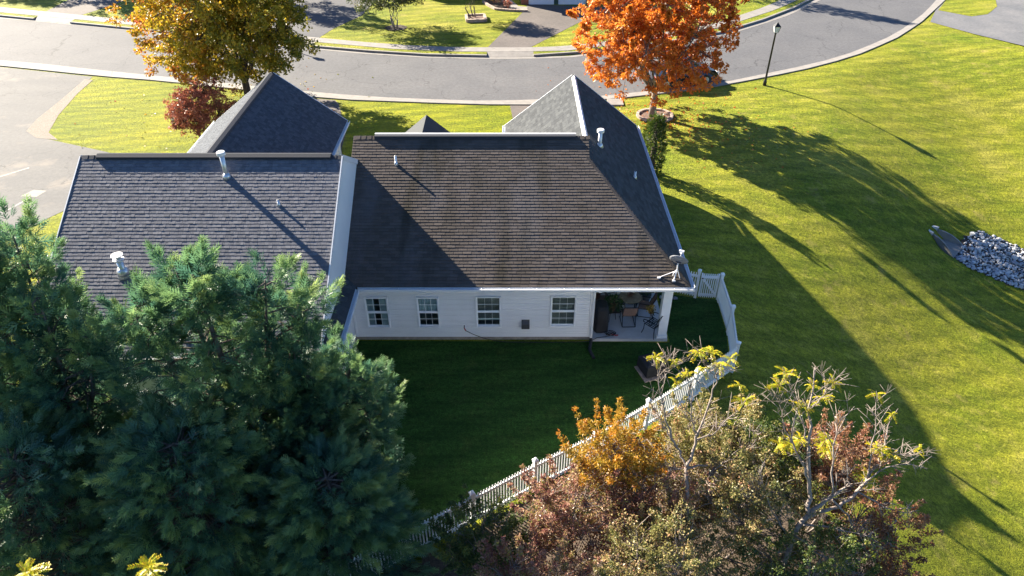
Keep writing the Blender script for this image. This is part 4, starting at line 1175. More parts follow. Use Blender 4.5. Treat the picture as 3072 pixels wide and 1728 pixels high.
# ------------------------------------------------------------------ on and round the patio
PZ = 0.12
tb = thing('patio_table', (4.31, 20.6, PZ), 'round glass-topped patio table among the sling chairs', 'table')
MB().lathe([(.40, .66), (.405, .675), (.40, .69)], (4.31, 20.6, PZ), 28).build('tabletop', M['table_glass'], tb)
MB().tube([(4.31 + .41 * math.cos(a), 20.6 + .41 * math.sin(a), PZ + .675) for a in np.linspace(0, 2 * math.pi, 29)], .016, 6).build('rim', M['black_metal'], tb)
for k in range(4):
    a = math.pi / 4 + k * math.pi / 2
    MB().tube([(4.31 + .34 * math.cos(a), 20.6 + .34 * math.sin(a), PZ + .66), (4.31 + .28 * math.cos(a), 20.6 + .28 * math.sin(a), PZ + .35), (4.31 + .38 * math.cos(a), 20.6 + .38 * math.sin(a), PZ)], .016, 6).build('leg', M['black_metal'], tb)
bowl = thing('flower_bowl', (4.31, 20.68, PZ + .69), 'dark bowl of dried plants on the patio table', 'bowl')
MB().lathe([(.05, 0), (.11, .05), (.13, .09), (.11, .09), (.04, .03)], (4.31, 20.68, PZ + .69), 16).build('bowl', M['pot'], bowl)

def sling_chair(loc, rot, label):
    c = thing('sling_chair', loc, label, 'chair', 'sling chairs round the patio table')
    c['local'] = 1
    c.rotation_euler = (0, 0, rot)
    w = .235
    for s in (-1, 1):
        MB().tube([(s * w, .22, .02), (s * w, .24, .40), (s * w, .20, .60), (s * w, -.18, .58), (s * w, -.24, .40)], .013, 6).build('arm', M['black_metal'], c)
        MB().tube([(s * w, .30, .02), (s * w, -.32, .02)], .013, 6).build('runner', M['black_metal'], c)
        MB().tube([(s * w, -.32, .02), (s * w, -.16, .40), (s * w, -.36, .92)], .014, 6).build('upright', M['black_metal'], c)
    MB().tube([(-w, -.32, .02), (w, -.32, .02)], .013, 6).build('crossbar', M['black_metal'], c)
    MB().tube([(-w, -.36, .92), (w, -.36, .92)], .013, 6).build('crossbar', M['black_metal'], c)
    MB().slab([(-w, -.17, .40), (w, -.17, .40), (w, .24, .42), (-w, .24, .42)], .012).build('seat', M['sling'], c)
    MB().add([(-w, -.17, .42), (w, -.17, .42), (w, -.36, .90), (-w, -.36, .90), (-w, -.185, .42), (w, -.185, .42), (w, -.375, .90), (-w, -.375, .90)],
             [(0, 1, 2, 3), (7, 6, 5, 4), (0, 4, 5, 1), (1, 5, 6, 2), (2, 6, 7, 3), (3, 7, 4, 0)]).build('back', M['sling'], c)
    return c
sling_chair((4.18, 20.02, PZ), 0.02, 'brown sling chair nearest the yard, its back to the lawn')
sling_chair((4.86, 20.50, PZ), 1.35, 'brown sling chair on the open side of the patio table')
sling_chair((3.72, 20.75, PZ), -1.3, 'brown sling chair between the table and the house wall')
sling_chair((4.45, 21.25, PZ), 3.0, 'brown sling chair behind the patio table under the roof')

ic = thing('iron_chair', (5.0, 19.42, PZ), 'black wrought-iron armchair by the white column', 'chair')
ic['local'] = 1; ic.rotation_euler = (0, 0, 0.75)
for s in (-1, 1):
    for y0, y1 in ((.22, .27), (-.22, -.27)):
        MB().tube([(s * .25, y0, .42), (s * .26, y0, .2), (s * .29, y1, .0)], .014, 6).build('leg', M['black_metal'], ic)
    MB().tube([(s * .27, -.24, .66), (s * .29, .1, .66), (s * .29, .24, .62), (s * .28, .26, .52), (s * .27, .20, .50)], .016, 6).build('arm', M['black_metal'], ic)
    MB().tube([(s * .25, -.22, .40), (s * .26, -.27, .66), (s * .25, -.33, .90)], .014, 6).build('upright', M['black_metal'], ic)
for k in range(7):
    x = -.24 + k * .08
    MB().bar((x, -.22, .42), (x, .24, .42), .03, .012).build('seat_slat', M['black_metal'], ic)
for k in range(3): MB().bar((-.25, -.2 + k * .2, .432), (.25, -.2 + k * .2, .432), .03, .012).build('seat_rail', M['black_metal'], ic)
MB().tube([(-.25, -.33, .90), (-.12, -.345, .96), (0, -.35, .98), (.12, -.345, .96), (.25, -.33, .90)], .014, 6).build('top_rail', M['black_metal'], ic)
for k in range(5):
    x = -.18 + k * .09
    MB().tube([(x, -.23, .44), (x + .03, -.27, .6), (x - .03, -.30, .75), (x, -.34, .93)], .009, 5).build('scroll', M['black_metal'], ic)

grill = thing('covered_grill', (3.10, 19.62, PZ), 'barbecue grill under a black cover beside the downspout', 'grill')
prof = [(.36, .26, 0.02), (.355, .26, .3), (.34, .25, .62), (.33, .24, .80), (.30, .22, .96), (.22, .15, 1.06)]
V_, F_ = [], []
for i, (a, b, z) in enumerate(prof):
    for k in range(16):
        w = 2 * math.pi * k / 16
        cx_ = math.copysign(abs(math.cos(w)) ** .5, math.cos(w)); sy_ = math.copysign(abs(math.sin(w)) ** .5, math.sin(w))
        j = 1 + rnd.uniform(-.03, .03)
        V_.append((3.16 + a * cx_ * .75 * j, 19.72 + b * sy_ * 1.45 * j, PZ + z + (rnd.uniform(-.02, .05) if i == 0 else 0)))
for i in range(len(prof) - 1):
    for k in range(16): F_.append((i * 16 + k, i * 16 + (k + 1) % 16, (i + 1) * 16 + (k + 1) % 16, (i + 1) * 16 + k))
F_.append(tuple((len(prof) - 1) * 16 + k for k in range(16)))
mb = MB(); mb.v, mb.f = V_, F_; mb.build('cover', M['black_cover'], grill)
MB().bar((2.98, 19.5, PZ + .05), (3.02, 19.5, PZ + .05), .10, .10).build('wheel', M['rubber'], grill)

# garden hose from the tap to a coil beside the grill
hp = [(-1.66, 19.05, .60), (-1.62, 19.0, .56), (-1.35, 18.98, .40), (-1.0, 18.97, .24), (-.6, 18.97, .12), (-.2, 18.98, .05), (.4, 18.99, .03), (1.2, 18.98, .025), (1.9, 19.0, .03), (2.4, 18.99, .05), (2.75, 18.96, .10), (3.0, 19.10, .15), (3.3, 19.16, .145)]
coil = [(3.48 + (.16 + .05 * math.sin(t * 1.7)) * math.cos(t) + .02 * math.sin(3 * t), 19.28 + (.10 + .03 * math.cos(t * 2.3)) * math.sin(t), .15 + .006 * t) for t in np.linspace(0, 18, 90)]
hose = thing('garden_hose', (0.5, 18.98, 0), 'black garden hose running from the wall tap along the house to a coil', 'hose')
MB().tube(hp + coil, .013, 6).build('tube', M['rubber'], hose, True)
MB().tube([(-1.66, 19.055, .615), (-1.60, 18.995, .545)], .019, 8).build('coupling', M['red_rubber'], hose)
MB().tube([(3.52, 19.24, .18), (3.66, 19.20, .17), (3.74, 19.18, .20)], .02, 6).build('nozzle', M['red_rubber'], hose)

# corrugated extension of the downspout
ext = [(2.78, 19.08, .12), (2.77, 18.95, .06), (2.71, 18.7, .05), (2.69, 18.55, .05), (2.76, 18.3, .05), (2.80, 18.12, .05)]
eps = []
for i in range(len(ext) - 1):
    for k in range(12): eps.append(tuple(Vector(ext[i]).lerp(Vector(ext[i + 1]), k / 12)))
tag(MB().tube(eps, [.05 + (.008 if i % 2 else 0) for i in range(len(eps))], 8).build('drain_hose', M['rubber']), 'black corrugated drain hose lying on the dark lawn below the downspout', 'hose')

# covered fire pit on pavers
fp = thing('fire_pit', (4.62, 17.55, 0), 'square fire pit under a black cover on the shaded lawn', 'fire pit')
mb = MB(); ang = 0.32
def rot2(x, y): return (4.66 + x * math.cos(ang) - y * math.sin(ang), 17.55 + x * math.sin(ang) + y * math.cos(ang))
lo = [(*rot2(sx * .36, sy * .36), .05 + rnd.uniform(0, .05)) for sx, sy in ((-1, -1), (1, -1), (1, 1), (-1, 1))]
mi = [(*rot2(sx * .34, sy * .34), .48) for sx, sy in ((-1, -1), (1, -1), (1, 1), (-1, 1))]
tp = [(*rot2(sx * .18, sy * .18), .58) for sx, sy in ((-1, -1), (1, -1), (1, 1), (-1, 1))]
mb.add(lo + mi + tp, [(0, 1, 5, 4), (1, 2, 6, 5), (2, 3, 7, 6), (3, 0, 4, 7), (4, 5, 9, 8), (5, 6, 10, 9), (6, 7, 11, 10), (7, 4, 8, 11), (8, 9, 10, 11)])
mb.build('cover', M['black_cover'], fp)
pv = thing('paving', (4.62, 17.55, 0), 'pale paving stones under the covered fire pit', 'paving')
for i in range(3):
    for j in range(3):
        cx_, cy_ = rot2((i - 1.05) * .27 - .04, (j - 1.15) * .27 - .02)
        w = .125
        q = [(cx_ + w * (sx * math.cos(ang) - sy * math.sin(ang)), cy_ + w * (sx * math.sin(ang) + sy * math.cos(ang))) for sx, sy in ((-1, -1), (1, -1), (1, 1), (-1, 1))]
        MB().prism(q, 0, .045 + rnd.uniform(0, .012)).build('paver', M['paver'], pv)

# plant on a stand, hanging flowers, potted plants, brown floor sheet
M['leaf_patio'] = leafmat('leaf_patio', [(0, (.012, .04, .01)), (.6, (.03, .085, .02)), (1, (.07, .13, .03))], .3)
def leaves_at(P, D, size, aspect=.5, fold=.25, spread=1.0, seed=0):
    """vectorised leaves: P positions, D directions; returns verts, quads (two triangles folded along the midrib)"""
    g = np.random.default_rng(seed)
    n = len(P)
    D = D / (np.linalg.norm(D, axis=1, keepdims=True) + 1e-9)
    rv = g.normal(size=(n, 3))
    S = np.cross(D, rv); S /= (np.linalg.norm(S, axis=1, keepdims=True) + 1e-9)
    Nn = np.cross(S, D)
    L = (size * g.uniform(.65, 1.25, n))[:, None]
    Wd = L * aspect * .5
    v0 = P; v2 = P + D * L
    mid = P + D * L * .48
    v1 = mid + S * Wd + Nn * Wd * fold * 2; v3 = mid - S * Wd + Nn * Wd * fold * 2
    V = np.stack([v0, v1, v2, v3], 1).reshape(-1, 3)
    b = np.arange(n) * 4
    F = np.concatenate([np.stack([b, b + 1, b + 2], -1), np.stack([b, b + 2, b + 3], -1)])
    return V, F
def leaf_ball(name, parent, c, r, n, size, mat, seed, flat=1.0, aspect=.5):
    g = np.random.default_rng(seed)
    d = g.normal(size=(n, 3)); d /= np.linalg.norm(d, axis=1, keepdims=True)
    rad = g.uniform(.25, 1, n)[:, None] ** .6
    P = np.array(c) + d * rad * r * np.array([1, 1, flat])
    V, F = leaves_at(P, d + g.normal(scale=.6, size=(n, 3)) + np.array([0, 0, .1]), np.full(n, size), aspect, seed=seed)
    return fast_mesh(name, V, F, mat, parent, tint=np.repeat(g.random(n), 4))
ps = thing('potted_plant', (3.60, 20.15, PZ), 'bushy green plant on a stand behind the covered grill', 'plant')
MB().lathe([(.09, .46), (.13, .66), (.14, .68), (.11, .68)], (3.60, 20.15, PZ), 14).build('pot', M['pot'], ps)
for k in range(3):
    a = k * 2.09
    MB().tube([(3.60 + .1 * math.cos(a), 20.15 + .1 * math.sin(a), PZ + .5), (3.60 + .18 * math.cos(a), 20.15 + .18 * math.sin(a), PZ)], .01, 5).build('stand_leg', M['black_metal'], ps)
leaf_ball('foliage', ps, (3.60, 20.1, PZ + .80), .33, 420, .10, M['leaf_patio'], 5, .8)
hf = thing('flower_basket', (4.88, 19.72, PZ), 'yellow flowers in a small round pot on a stick stand', 'flower pot')
MB().lathe([(.06, .60), (.10, .72), (.105, .74), (.08, .74)], (4.92, 19.76, PZ), 14).build('pot', M['pot'], hf)
MB().tube([(4.92, 19.76, PZ + .6), (4.92, 19.76, PZ)], .012, 6).build('stake', M['wood'], hf)
M['leaf_flower'] = leafmat('leaf_flower', [(0, (.05, .07, .01)), (.45, (.35, .22, .01)), (1, (.6, .42, .03))], .3)
leaf_ball('flowers', hf, (4.90, 19.74, PZ + .82), .15, 200, .06, M['leaf_flower'], 6)
for k, (x, y, h) in enumerate(((5.05, 21.3, .3), (4.8, 21.6, .26), (3.2, 21.5, .3))):
    pp = thing('potted_plant', (x, y, PZ), ['dark leafy pot plant at the far corner of the patio', 'small pot plant beside the patio door', 'pot plant against the inner patio wall'][k], 'plant')
    MB().lathe([(h * .4, 0), (h * .6, h), (h * .45, h)], (x, y, PZ), 14).build('pot', M['dark_grey'] if k < 2 else M['pot'], pp)
    leaf_ball('foliage', pp, (x, y, PZ + h + .12), .2, 160, .09, M['leaf_patio'], 20 + k)
tag(MB().prism([(2.95, 20.5), (4.0, 20.5), (4.0, 21.6), (2.95, 21.6)], PZ + .004, PZ + .015).build('floor_sheet', M['sheet_brown']), 'brown sheet on the patio floor against the house', 'floor_sheet')  # thin brown sheet over part of the slab
# garden stones by the short fence
for k, (x, y, s) in enumerate(((5.75, 21.6, .12), (5.95, 21.75, .1), (6.2, 21.55, .09))):
    o = bpy.data.objects.new('garden_stone', SM[k]); col.objects.link(o)
    o.location = (x, y, .04); o.scale = (s, s, s)
    tag(o, ['largest garden stone by the house corner inside the fence', 'middle garden stone by the short picket fence', 'smallest garden stone by the short picket fence'][k], 'stone', 'garden stones')

# ------------------------------------------------------------------ utility box, car, planters
ub = thing('utility_box', (-19.2, 38.6, 0), 'low white utility box on the lawn beside the red shrub', 'utility box')
MB().box(-19.5, -18.95, 38.4, 38.8, 0, .22).build('body', M['white_cap'], ub)
MB().add([(-19.54, 38.36, .22), (-18.91, 38.36, .22), (-18.91, 38.84, .22), (-19.54, 38.84, .22), (-19.45, 38.45, .30), (-19.0, 38.45, .30), (-19.0, 38.75, .30), (-19.45, 38.75, .30)],
         [(0, 1, 5, 4), (1, 2, 6, 5), (2, 3, 7, 6), (3, 0, 4, 7), (4, 5, 6, 7)]).build('lid', M['white_cap'], ub)

car = thing('parked_car', (10.7, 44.35, 0.01), 'dark parked car at the kerb behind the orange maple', 'car')
car['local'] = 1; car.rotation_euler = (0, 0, R(16.5))
side = [(-2.15, .32), (-2.2, .62), (-2.05, .86), (-1.25, .95), (-.75, 1.38), (.55, 1.42), (1.15, .98), (1.95, .86), (2.18, .62), (2.15, .32)]
mb = MB(); n = len(side)
def ring(w, k): return [(x, w * (1 if z < .98 else .80), z * k) for x, z in side]
vs_ = ring(-.86, 1) + ring(.86, 1)
mb.add(vs_, [tuple(range(n)), tuple(reversed(range(n, 2 * n)))] + [(i, n + i, n + (i + 1) % n, (i + 1) % n) for i in range(n)])
body = mb.build('body', M['car_paint'], car)
for s in (-1, 1):
    q = [(-1.08, s * .80, 1.0), (.98, s * .80, 1.03), (.48, s * .715, 1.34), (-.70, s * .715, 1.32)]
    MB().add(q + [(p[0], p[1] + s * .015, p[2]) for p in q], [(4, 5, 6, 7), (0, 3, 2, 1), (0, 1, 5, 4), (1, 2, 6, 5), (2, 3, 7, 6), (3, 0, 4, 7)]).build('side_window', M['car_glass'], car)
    for x in (-1.38, 1.36):
        wv = MB()
        wv.tube([(x, s * .70, .32), (x, s * .885, .32)], .32, 18)
        wh = wv.build('wheel', M['rubber'], car)
        MB().tube([(x, s * .87, .32), (x, s * .895, .32)], .2, 14).build('rim', M['metal'], wh)
    MB().box(2.10, 2.20, s * .62 - .14, s * .62 + .14, .62, .76).build('headlight', M['lamp_glass'], car)
    MB().box(-2.20, -2.10, s * .64 - .12, s * .64 + .12, .66, .80).build('tail_light', M['red_rubber'], car)
MB().add([(.62, -.66, 1.405), (.62, .66, 1.405), (1.12, .74, 1.03), (1.12, -.74, 1.03)], [(0, 1, 2, 3)]).build('windscreen', M['car_glass'], car)
for v in car.children[-1].data.vertices: v.co.x += .02; v.co.z += .01
MB().add([(-.80, -.66, 1.37), (-.80, .66, 1.37), (-1.22, .74, 1.0), (-1.22, -.74, 1.0)], [(3, 2, 1, 0)]).build('rear_window', M['car_glass'], car)
for v in car.children[-1].data.vertices: v.co.x -= .02; v.co.z += .012

pl = thing('tree_planter', (-2.85, 57.75, .15), 'square brick planter round the small tree across the street', 'planter')
for z in (.22, .34):
    for k in range(4):
        a = k * math.pi / 2 + .12
        c_, s_ = math.cos(a), math.sin(a)
        for j in range(3):
            p = Vector((-2.85 + .72 * c_ - (-.52 + j * .48) * s_, 57.75 + .72 * s_ + (-.52 + j * .48) * c_, z))
            t = Vector((-s_, c_, 0)) * .23
            MB().bar(p - t, p + t, .2, .11).build('block', M['edge_stone'], pl)
MB().prism([(-3.45, 57.1), (-2.2, 57.2), (-2.25, 58.4), (-3.5, 58.3)], .16, .30).build('soil', M['mulch'], pl)

# ------------------------------------------------------------------ houses across the street
def gable_house(name, label, x0, x1, y0, y1, he, hr, wmat, rmat, along='x', front=()):
    """box house with a gable roof, front wall on y0"""
    h = thing(name, ((x0 + x1) / 2, (y0 + y1) / 2, .15), label, 'house', 'houses across the street')
    z0 = .15
    if along == 'x':
        ym = (y0 + y1) / 2
        wall(h, (x0, y0), (x1, y0), z0, he, wmat, .2); wall(h, (x1, y1), (x0, y1), z0, he, wmat, .2)
        wall(h, (x1, y0), (x1, y1), z0, he, wmat, .2, top=[(0, he), (.5, hr - .15), (1, he)])
        wall(h, (x0, y1), (x0, y0), z0, he, wmat, .2, top=[(0, he), (.5, hr - .15), (1, he)])
        o = .4; k = (hr - he) / (ym - y0)
        roof_deck(h, [(x0 - o, y0 - o, he - k * o + .1), (x1 + o, y0 - o, he - k * o + .1), (x1 + o, ym, hr), (x0 - o, ym, hr)], rmat, .15)
        roof_deck(h, [(x0 - o, y1 + o, he - k * o + .1), (x1 + o, y1 + o, he - k * o + .1), (x1 + o, ym, hr), (x0 - o, ym, hr)], rmat, .15)
    else:
        xm = (x0 + x1) / 2
        wall(h, (x0, y0), (x1, y0), z0, he, wmat, .2, top=[(0, he), (.5, hr - .15), (1, he)])
        wall(h, (x1, y1), (x0, y1), z0, he, wmat, .2, top=[(0, he), (.5, hr - .15), (1, he)])
        wall(h, (x1, y0), (x1, y1), z0, he, wmat, .2); wall(h, (x0, y1), (x0, y0), z0, he, wmat, .2)
        o = .4; k = (hr - he) / (xm - x0)
        for s in (-1, 1):
            xe = (x0 if s < 0 else x1) + s * o
            roof_deck(h, [(xe, y0 - o, he - k * o + .1), (xe, y1 + o, he - k * o + .1), (xm, y1 + o, hr), (xm, y0 - o, hr)], rmat, .15)
    for kind, a, b, za, zb in front:
        if kind == 'garage':
            garage_door(h, (a, y0 - .03), (b, y0 - .03), z0 + za, z0 + zb, M['garage_white'])
        elif kind == 'trim': MB().box(a, b, y0 - .06, y0 - .002, z0 + za, z0 + zb).build('door_trim', M['green_trim'], h)
        elif kind == 'brick': MB().box(a, b, y0 - .12, y0 - .004, z0 + za, z0 + zb).build('brick_pier', M['brick'], h)
        elif kind == 'door': MB().box(a, b, y0 - .05, y0 - .003, z0 + za, z0 + zb).build('front_door', M['green_trim'], h)
        else:
            w = MB().box(a, b, y0 - .05, y0 - .004, z0 + za, z0 + zb).build('window', M['white_trim'], h)
            MB().box(a + .08, b - .08, y0 - .065, y0 - .055, z0 + za + .08, z0 + zb - .08).build('pane', M['car_glass'], w)
    return h
gable_house('house', 'house across the street with white double garage doors and brick pier', 0.75, 7.6, 62.2, 73, 3.0, 5.6, M['siding'], M['shingle_blue'], 'y',
            (('garage', 1.42, 3.5, .0, 2.2), ('trim', 3.52, 3.88, 0, 2.3), ('garage', 3.9, 6.05, .0, 2.2), ('brick', .76, 1.38, 0, 2.9), ('brick', 6.2, 6.9, 0, 2.9)))
gable_house('house', 'house body set back beside the double garage across the street', -9.5, .55, 65.5, 74, 3.0, 5.8, M['siding'], M['shingle_blue'], 'x',
            (('door', -1.9, -.9, .15, 2.3), ('window', -5.0, -3.4, .8, 2.1), ('window', -8.4, -6.8, .8, 2.1)))
gable_house('house', 'house across the street behind the golden maple', -25, -17.5, 68.5, 79, 3.0, 6.2, M['siding_white'], M['shingle_grey'], 'x',
            (('garage', -24.5, -19.9, .0, 2.2), ('window', -18.9, -17.9, .8, 2.1)))
gable_house('house', 'house at the far left across the street beyond the lawn', -37, -27.5, 71, 82, 3.0, 6.2, M['siding'], M['shingle_blue'], 'y',
            (('garage', -36.4, -31.9, .0, 2.2), ('window', -30.6, -29, .8, 2.1)))
# planting bed and path by the far garage
patch('planting_bed', [(-2.3, 62.6), (-1.3, 60.5), (0.1, 60.15), (0.1, 62), (-.6, 65.4), (-2.4, 65.4)], 0.16, M['mulch_dark'])
patch('path', [(0.15, 60.1), (1.25, 60.3), (1.3, 61.3), (0.5, 61.6), (-.6, 65.4), (-1.7, 65.4)], 0.172, M['concrete'])
bd = thing('stone_border', (-1.2, 60.4, .15), 'low stone border of the planting bed across the street', 'edging')
bp = [(-2.45, 62.8), (-2.0, 61.7), (-1.35, 60.5), (-.6, 60.25), (.3, 60.05), (1.3, 59.98)]
for a, b in zip(bp[:-1], bp[1:]):
    va, vb = Vector((*a, .22)), Vector((*b, .22)); n = 3
    for i in range(n): MB().bar(va.lerp(vb, (i + .04) / n), va.lerp(vb, (i + .96) / n), .2, .18).build('stone', M['edge_stone'], bd)

# ------------------------------------------------------------------ trees and shrubs
def unit(v): return v / (np.linalg.norm(v, axis=-1, keepdims=True) + 1e-9)

def broadleaf(name, label, cat, base, fork, center, radii, n_clu, n_leaf, leaf, mat, barkm, trunk_r, n_limb=8, seed=1, group=None,
              tintfn=None, clu_r=(.3, .55), lobes=.28, shell=.45, aspect=.62, cut_low=-.75, stems=1, droop=.25, twig=.012, lean=(0, 0), sprigs=0):
    g = np.random.default_rng(seed); r = random.Random(seed)
    root = thing(name, base, label, cat, group)
    base = np.array(base, float); center = np.array(center, float); radii = np.array(radii, float)
    # cluster centres through the crown, denser towards the outside, outline broken up by lobes
    L = unit(g.normal(size=(9, 3))); amp = g.uniform(-1, 1, 9)
    C = []
    while len(C) < n_clu:
        d = unit(g.normal(size=3))
        if d[2] < cut_low: continue
        k = 1 + lobes * float((amp * np.clip((L @ d - .45) / .55, 0, 1)).sum())
        rad = g.random() ** shell * k * g.uniform(.86, 1.06)
        C.append(center + d * rad * radii)
    C = np.array(C)
    # limbs
    tr = MB()
    nodes = []
    for s in range(stems):
        off = np.array([g.normal(scale=trunk_r * 1.6), g.normal(scale=trunk_r * 1.6), 0]) if stems > 1 else np.zeros(3)
        top = np.array([base[0] + lean[0], base[1] + lean[1], base[2] + fork]) + off * 3
        kn = [base + off + np.array([0, 0, -.15]), base + off * 1.3 + (top - base) * .5 * np.array([.6, .6, 1]), top]
        tr.tube(kn, [trunk_r * 1.25 / math.sqrt(stems), trunk_r / math.sqrt(stems), trunk_r * .85 / math.sqrt(stems)], 9)
        for i in range(max(2, n_limb // stems)):
            a = 2 * math.pi * (i + r.random() * .6) / max(2, n_limb // stems)
            up = r.uniform(-.35, .95)
            e = center + radii * np.array([math.cos(a) * .62 * math.sqrt(max(.15, 1 - up * up * .8)), math.sin(a) * .62 * math.sqrt(max(.15, 1 - up * up * .8)), up * .62])
            st = kn[1] + (top - kn[1]) * r.uniform(.55, 1.0)
            m1 = st + (e - st) * .45 + np.array([0, 0, .22 * np.linalg.norm(e - st) * (.4 if up > 0 else .9)]) * .5
            pts = [st, st + (m1 - st) * .5, m1, m1 + (e - m1) * .55 + g.normal(scale=.05, size=3), e]
            rr = trunk_r * .42 / math.sqrt(stems)
            tr.tube(pts, [rr, rr * .8, rr * .6, rr * .4, rr * .22], 6)
            for q in pts[1:]: nodes.append(q)
            for a_, b_ in zip(pts[1:-1], pts[2:]): nodes.append((a_ + b_) / 2)
    Nd = np.array(nodes)
    for c in C:
        j = np.argmin(((Nd - c) ** 2).sum(-1))
        s_ = Nd[j]; m_ = (s_ + c) / 2 + g.normal(scale=.06, size=3) + np.array([0, 0, .06])
        tr.tube([s_, m_, c], [twig * 1.8, twig * 1.2, twig * .5], 4, cap=False)
    tr_mb = tr
    # leaves
    cr = g.uniform(*clu_r, n_clu)
    for k in range(sprigs):
        d = unit(g.normal(size=3) + np.array([0, 0, .5])); d[2] = abs(d[2])
        st = center + d * radii * g.uniform(.75, .95)
        dd = unit(d * np.array([.8, .8, 1]) + np.array([0, 0, .6]) + g.normal(scale=.25, size=3)); ln = g.uniform(.25, .8)
        q = np.array([st + dd * ln * u_ for u_ in (.2, .45, .7, .95)])
        C = np.concatenate([C, q]); cr = np.concatenate([cr, [.12, .10, .08, .06]])
    n_clu = len(C)
    P = np.repeat(C, n_leaf, 0) + unit(g.normal(size=(n_clu * n_leaf, 3))) * (np.repeat(cr, n_leaf) * g.random(n_clu * n_leaf) ** .45)[:, None] * np.array([1, 1, .75])
    out = unit((P - center) / radii)
    D = unit(g.normal(size=P.shape)) + out * .55 + np.array([0, 0, -droop])
    V, F = leaves_at(P, D, np.full(len(P), leaf), aspect, seed=seed + 5)
    t = np.repeat(g.random(n_clu), n_leaf) * .5 + g.random(len(P)) * .5
    if tintfn is not None: t = np.clip(tintfn(P, out, t), 0, 1)
    tr_mb.build('trunk', barkm, root, True)
    fast_mesh('crown', V, F, mat, root, tint=np.repeat(t, 4))
    return root

def conifer(name, label, base, height, rmax, seed, mat, barkm, n_pl=170, n_sp=46, leaders=(), prof=None, group=None, spray=.36, plume=(.7, 1.25), cat='tree', fan=9, rise=(.3, .95, .8)):
    g = np.random.default_rng(seed); r = random.Random(seed)
    root = thing(name, base, label, cat, group)
    base = np.array(base, float)
    prof = prof or (lambda t: (1 - t) ** .7 * min(1, .55 + t * 2.2))
    tr = MB()
    tops = [base + np.array([0, 0, height])] + [np.array(l, float) for l in leaders]
    tk = [base + np.array([0, 0, -.2]), base + np.array([.05, .03, height * .45]), tops[0] - np.array([0, 0, .6])]
    tr.tube(tk, [.17, .11, .02], 8)
    for l in tops[1:]:
        s_ = base + np.array([(l[0] - base[0]) * .15, (l[1] - base[1]) * .15, l[2] * r.uniform(.3, .45)])
        tr.tube([s_, s_ + (l - s_) * .4 + np.array([(l[0] - s_[0]) * .25, (l[1] - s_[1]) * .25, 0]), l - np.array([0, 0, .6])], [.085, .06, .015], 6)
    PB, PA, PL = [], [], []
    for l in tops:                         # upright plumes at each leader
        for k in range(7):
            a = r.uniform(0, 6.28); rr = r.uniform(0, .30)
            PB.append(l + np.array([math.cos(a) * rr, math.sin(a) * rr, -r.uniform(.85, 2.0)]))
            PA.append(unit(np.array([math.cos(a) * .35, math.sin(a) * .35, 1.0]))); PL.append(r.uniform(.6, 1.0))
    for k in range(n_pl):
        t = (k + r.random()) / n_pl * .93
        a = k * 2.399 + r.uniform(-.35, .35)
        h = height * t
        R_ = rmax * prof(t) * r.uniform(.72, 1.12)
        if leaders:                        # crown follows the nearest leader higher up
            j = r.randrange(len(tops)); axis_ = base + (tops[j] - base) * np.array([min(1, t * 1.15), min(1, t * 1.15), 0])
            if h > tops[j][2] - .4: continue
        else: axis_ = base
        d = np.array([math.cos(a), math.sin(a), 0])
        ln = r.uniform(*plume) * (.75 + .4 * (1 - t))
        tip = axis_ + d * R_ + np.array([0, 0, h])
        ax_ = unit(d * r.uniform(.75, 1.2) + np.array([0, 0, r.uniform(rise[0], rise[1]) + t * rise[2]]))
        PB.append(tip - ax_ * ln * .65); PA.append(ax_); PL.append(ln)
        j0 = axis_ + np.array([0, 0, max(.3, h - R_ * .35)])
        tr.tube([j0, (j0 + tip) / 2 + np.array([0, 0, -.06]), tip - ax_ * ln * .5], [.032, .02, .008], 4, cap=False)
    tr.build('trunk', barkm, root, True)
    PB, PA, PL = np.array(PB), np.array(PA), np.array(PL)
    n = len(PB)
    m = n * n_sp
    t = g.random(m) ** .8
    b, a, l = np.repeat(PB, n_sp, 0), np.repeat(PA, n_sp, 0), np.repeat(PL, n_sp)
    rad = np.cross(a, unit(g.normal(size=(m, 3)))); rad = unit(rad)
    pos = b + a * (l * t)[:, None] + rad * (l * .22 * (1 - t) ** .7 * g.random(m) ** .5)[:, None]
    dr = unit(a * (.75 + .5 * t)[:, None] + rad * (.80 * (1.15 - t))[:, None] + g.normal(scale=.2, size=(m, 3)) + np.array([0, 0, -.12]))
    sl = spray * g.uniform(.6, 1.15, m) * (1 - .35 * t)
    # every spray is a flat fan of thin scale-leaf shoots
    side = unit(np.cross(dr, unit(g.normal(size=(m, 3)))))
    Vs, Fs, Ts = [], [], []
    ct = np.repeat(g.random(n), n_sp) * .48 + t * .36 + g.random(m) * .16  # paler tips and darker inner sprays also stand in for sun and shade
    # shoots stand in pairs along the spray like the barbs of a feather, plus one at its end
    nrm_ = unit(np.cross(dr, side))
    shoots = [(.0, 0.0, 1.0)]
    for q in range((fan - 1) // 2):
        u_ = .08 + .68 * q / max(1, (fan - 1) // 2 - 1)
        shoots += [(u_, .72, .62 * (1 - .55 * u_)), (u_ + .05, -.72, .62 * (1 - .55 * u_))]
    off = 0
    for u_, an, kl in shoots:
        dd = unit(dr * math.cos(an) + side * math.sin(an) + nrm_ * g.normal(scale=.10, size=(m, 1)) + np.array([0, 0, -.10]))
        ss = unit(np.cross(dd, nrm_))
        st = pos + dr * (sl * u_)[:, None]
        ll = (sl * kl * g.uniform(.8, 1.15, m))[:, None]
        w = np.maximum(ll * .075, .008)
        Vq = np.stack([st, st + dd * ll * .45 + ss * w, st + dd * ll, st + dd * ll * .45 - ss * w], 1).reshape(-1, 3)
        Vs.append(Vq)
        bq = off + np.arange(m) * 4
        Fs.append(np.stack([bq, bq + 1, bq + 2, bq + 3], -1)); off += m * 4
        Ts.append(np.repeat(ct, 4))
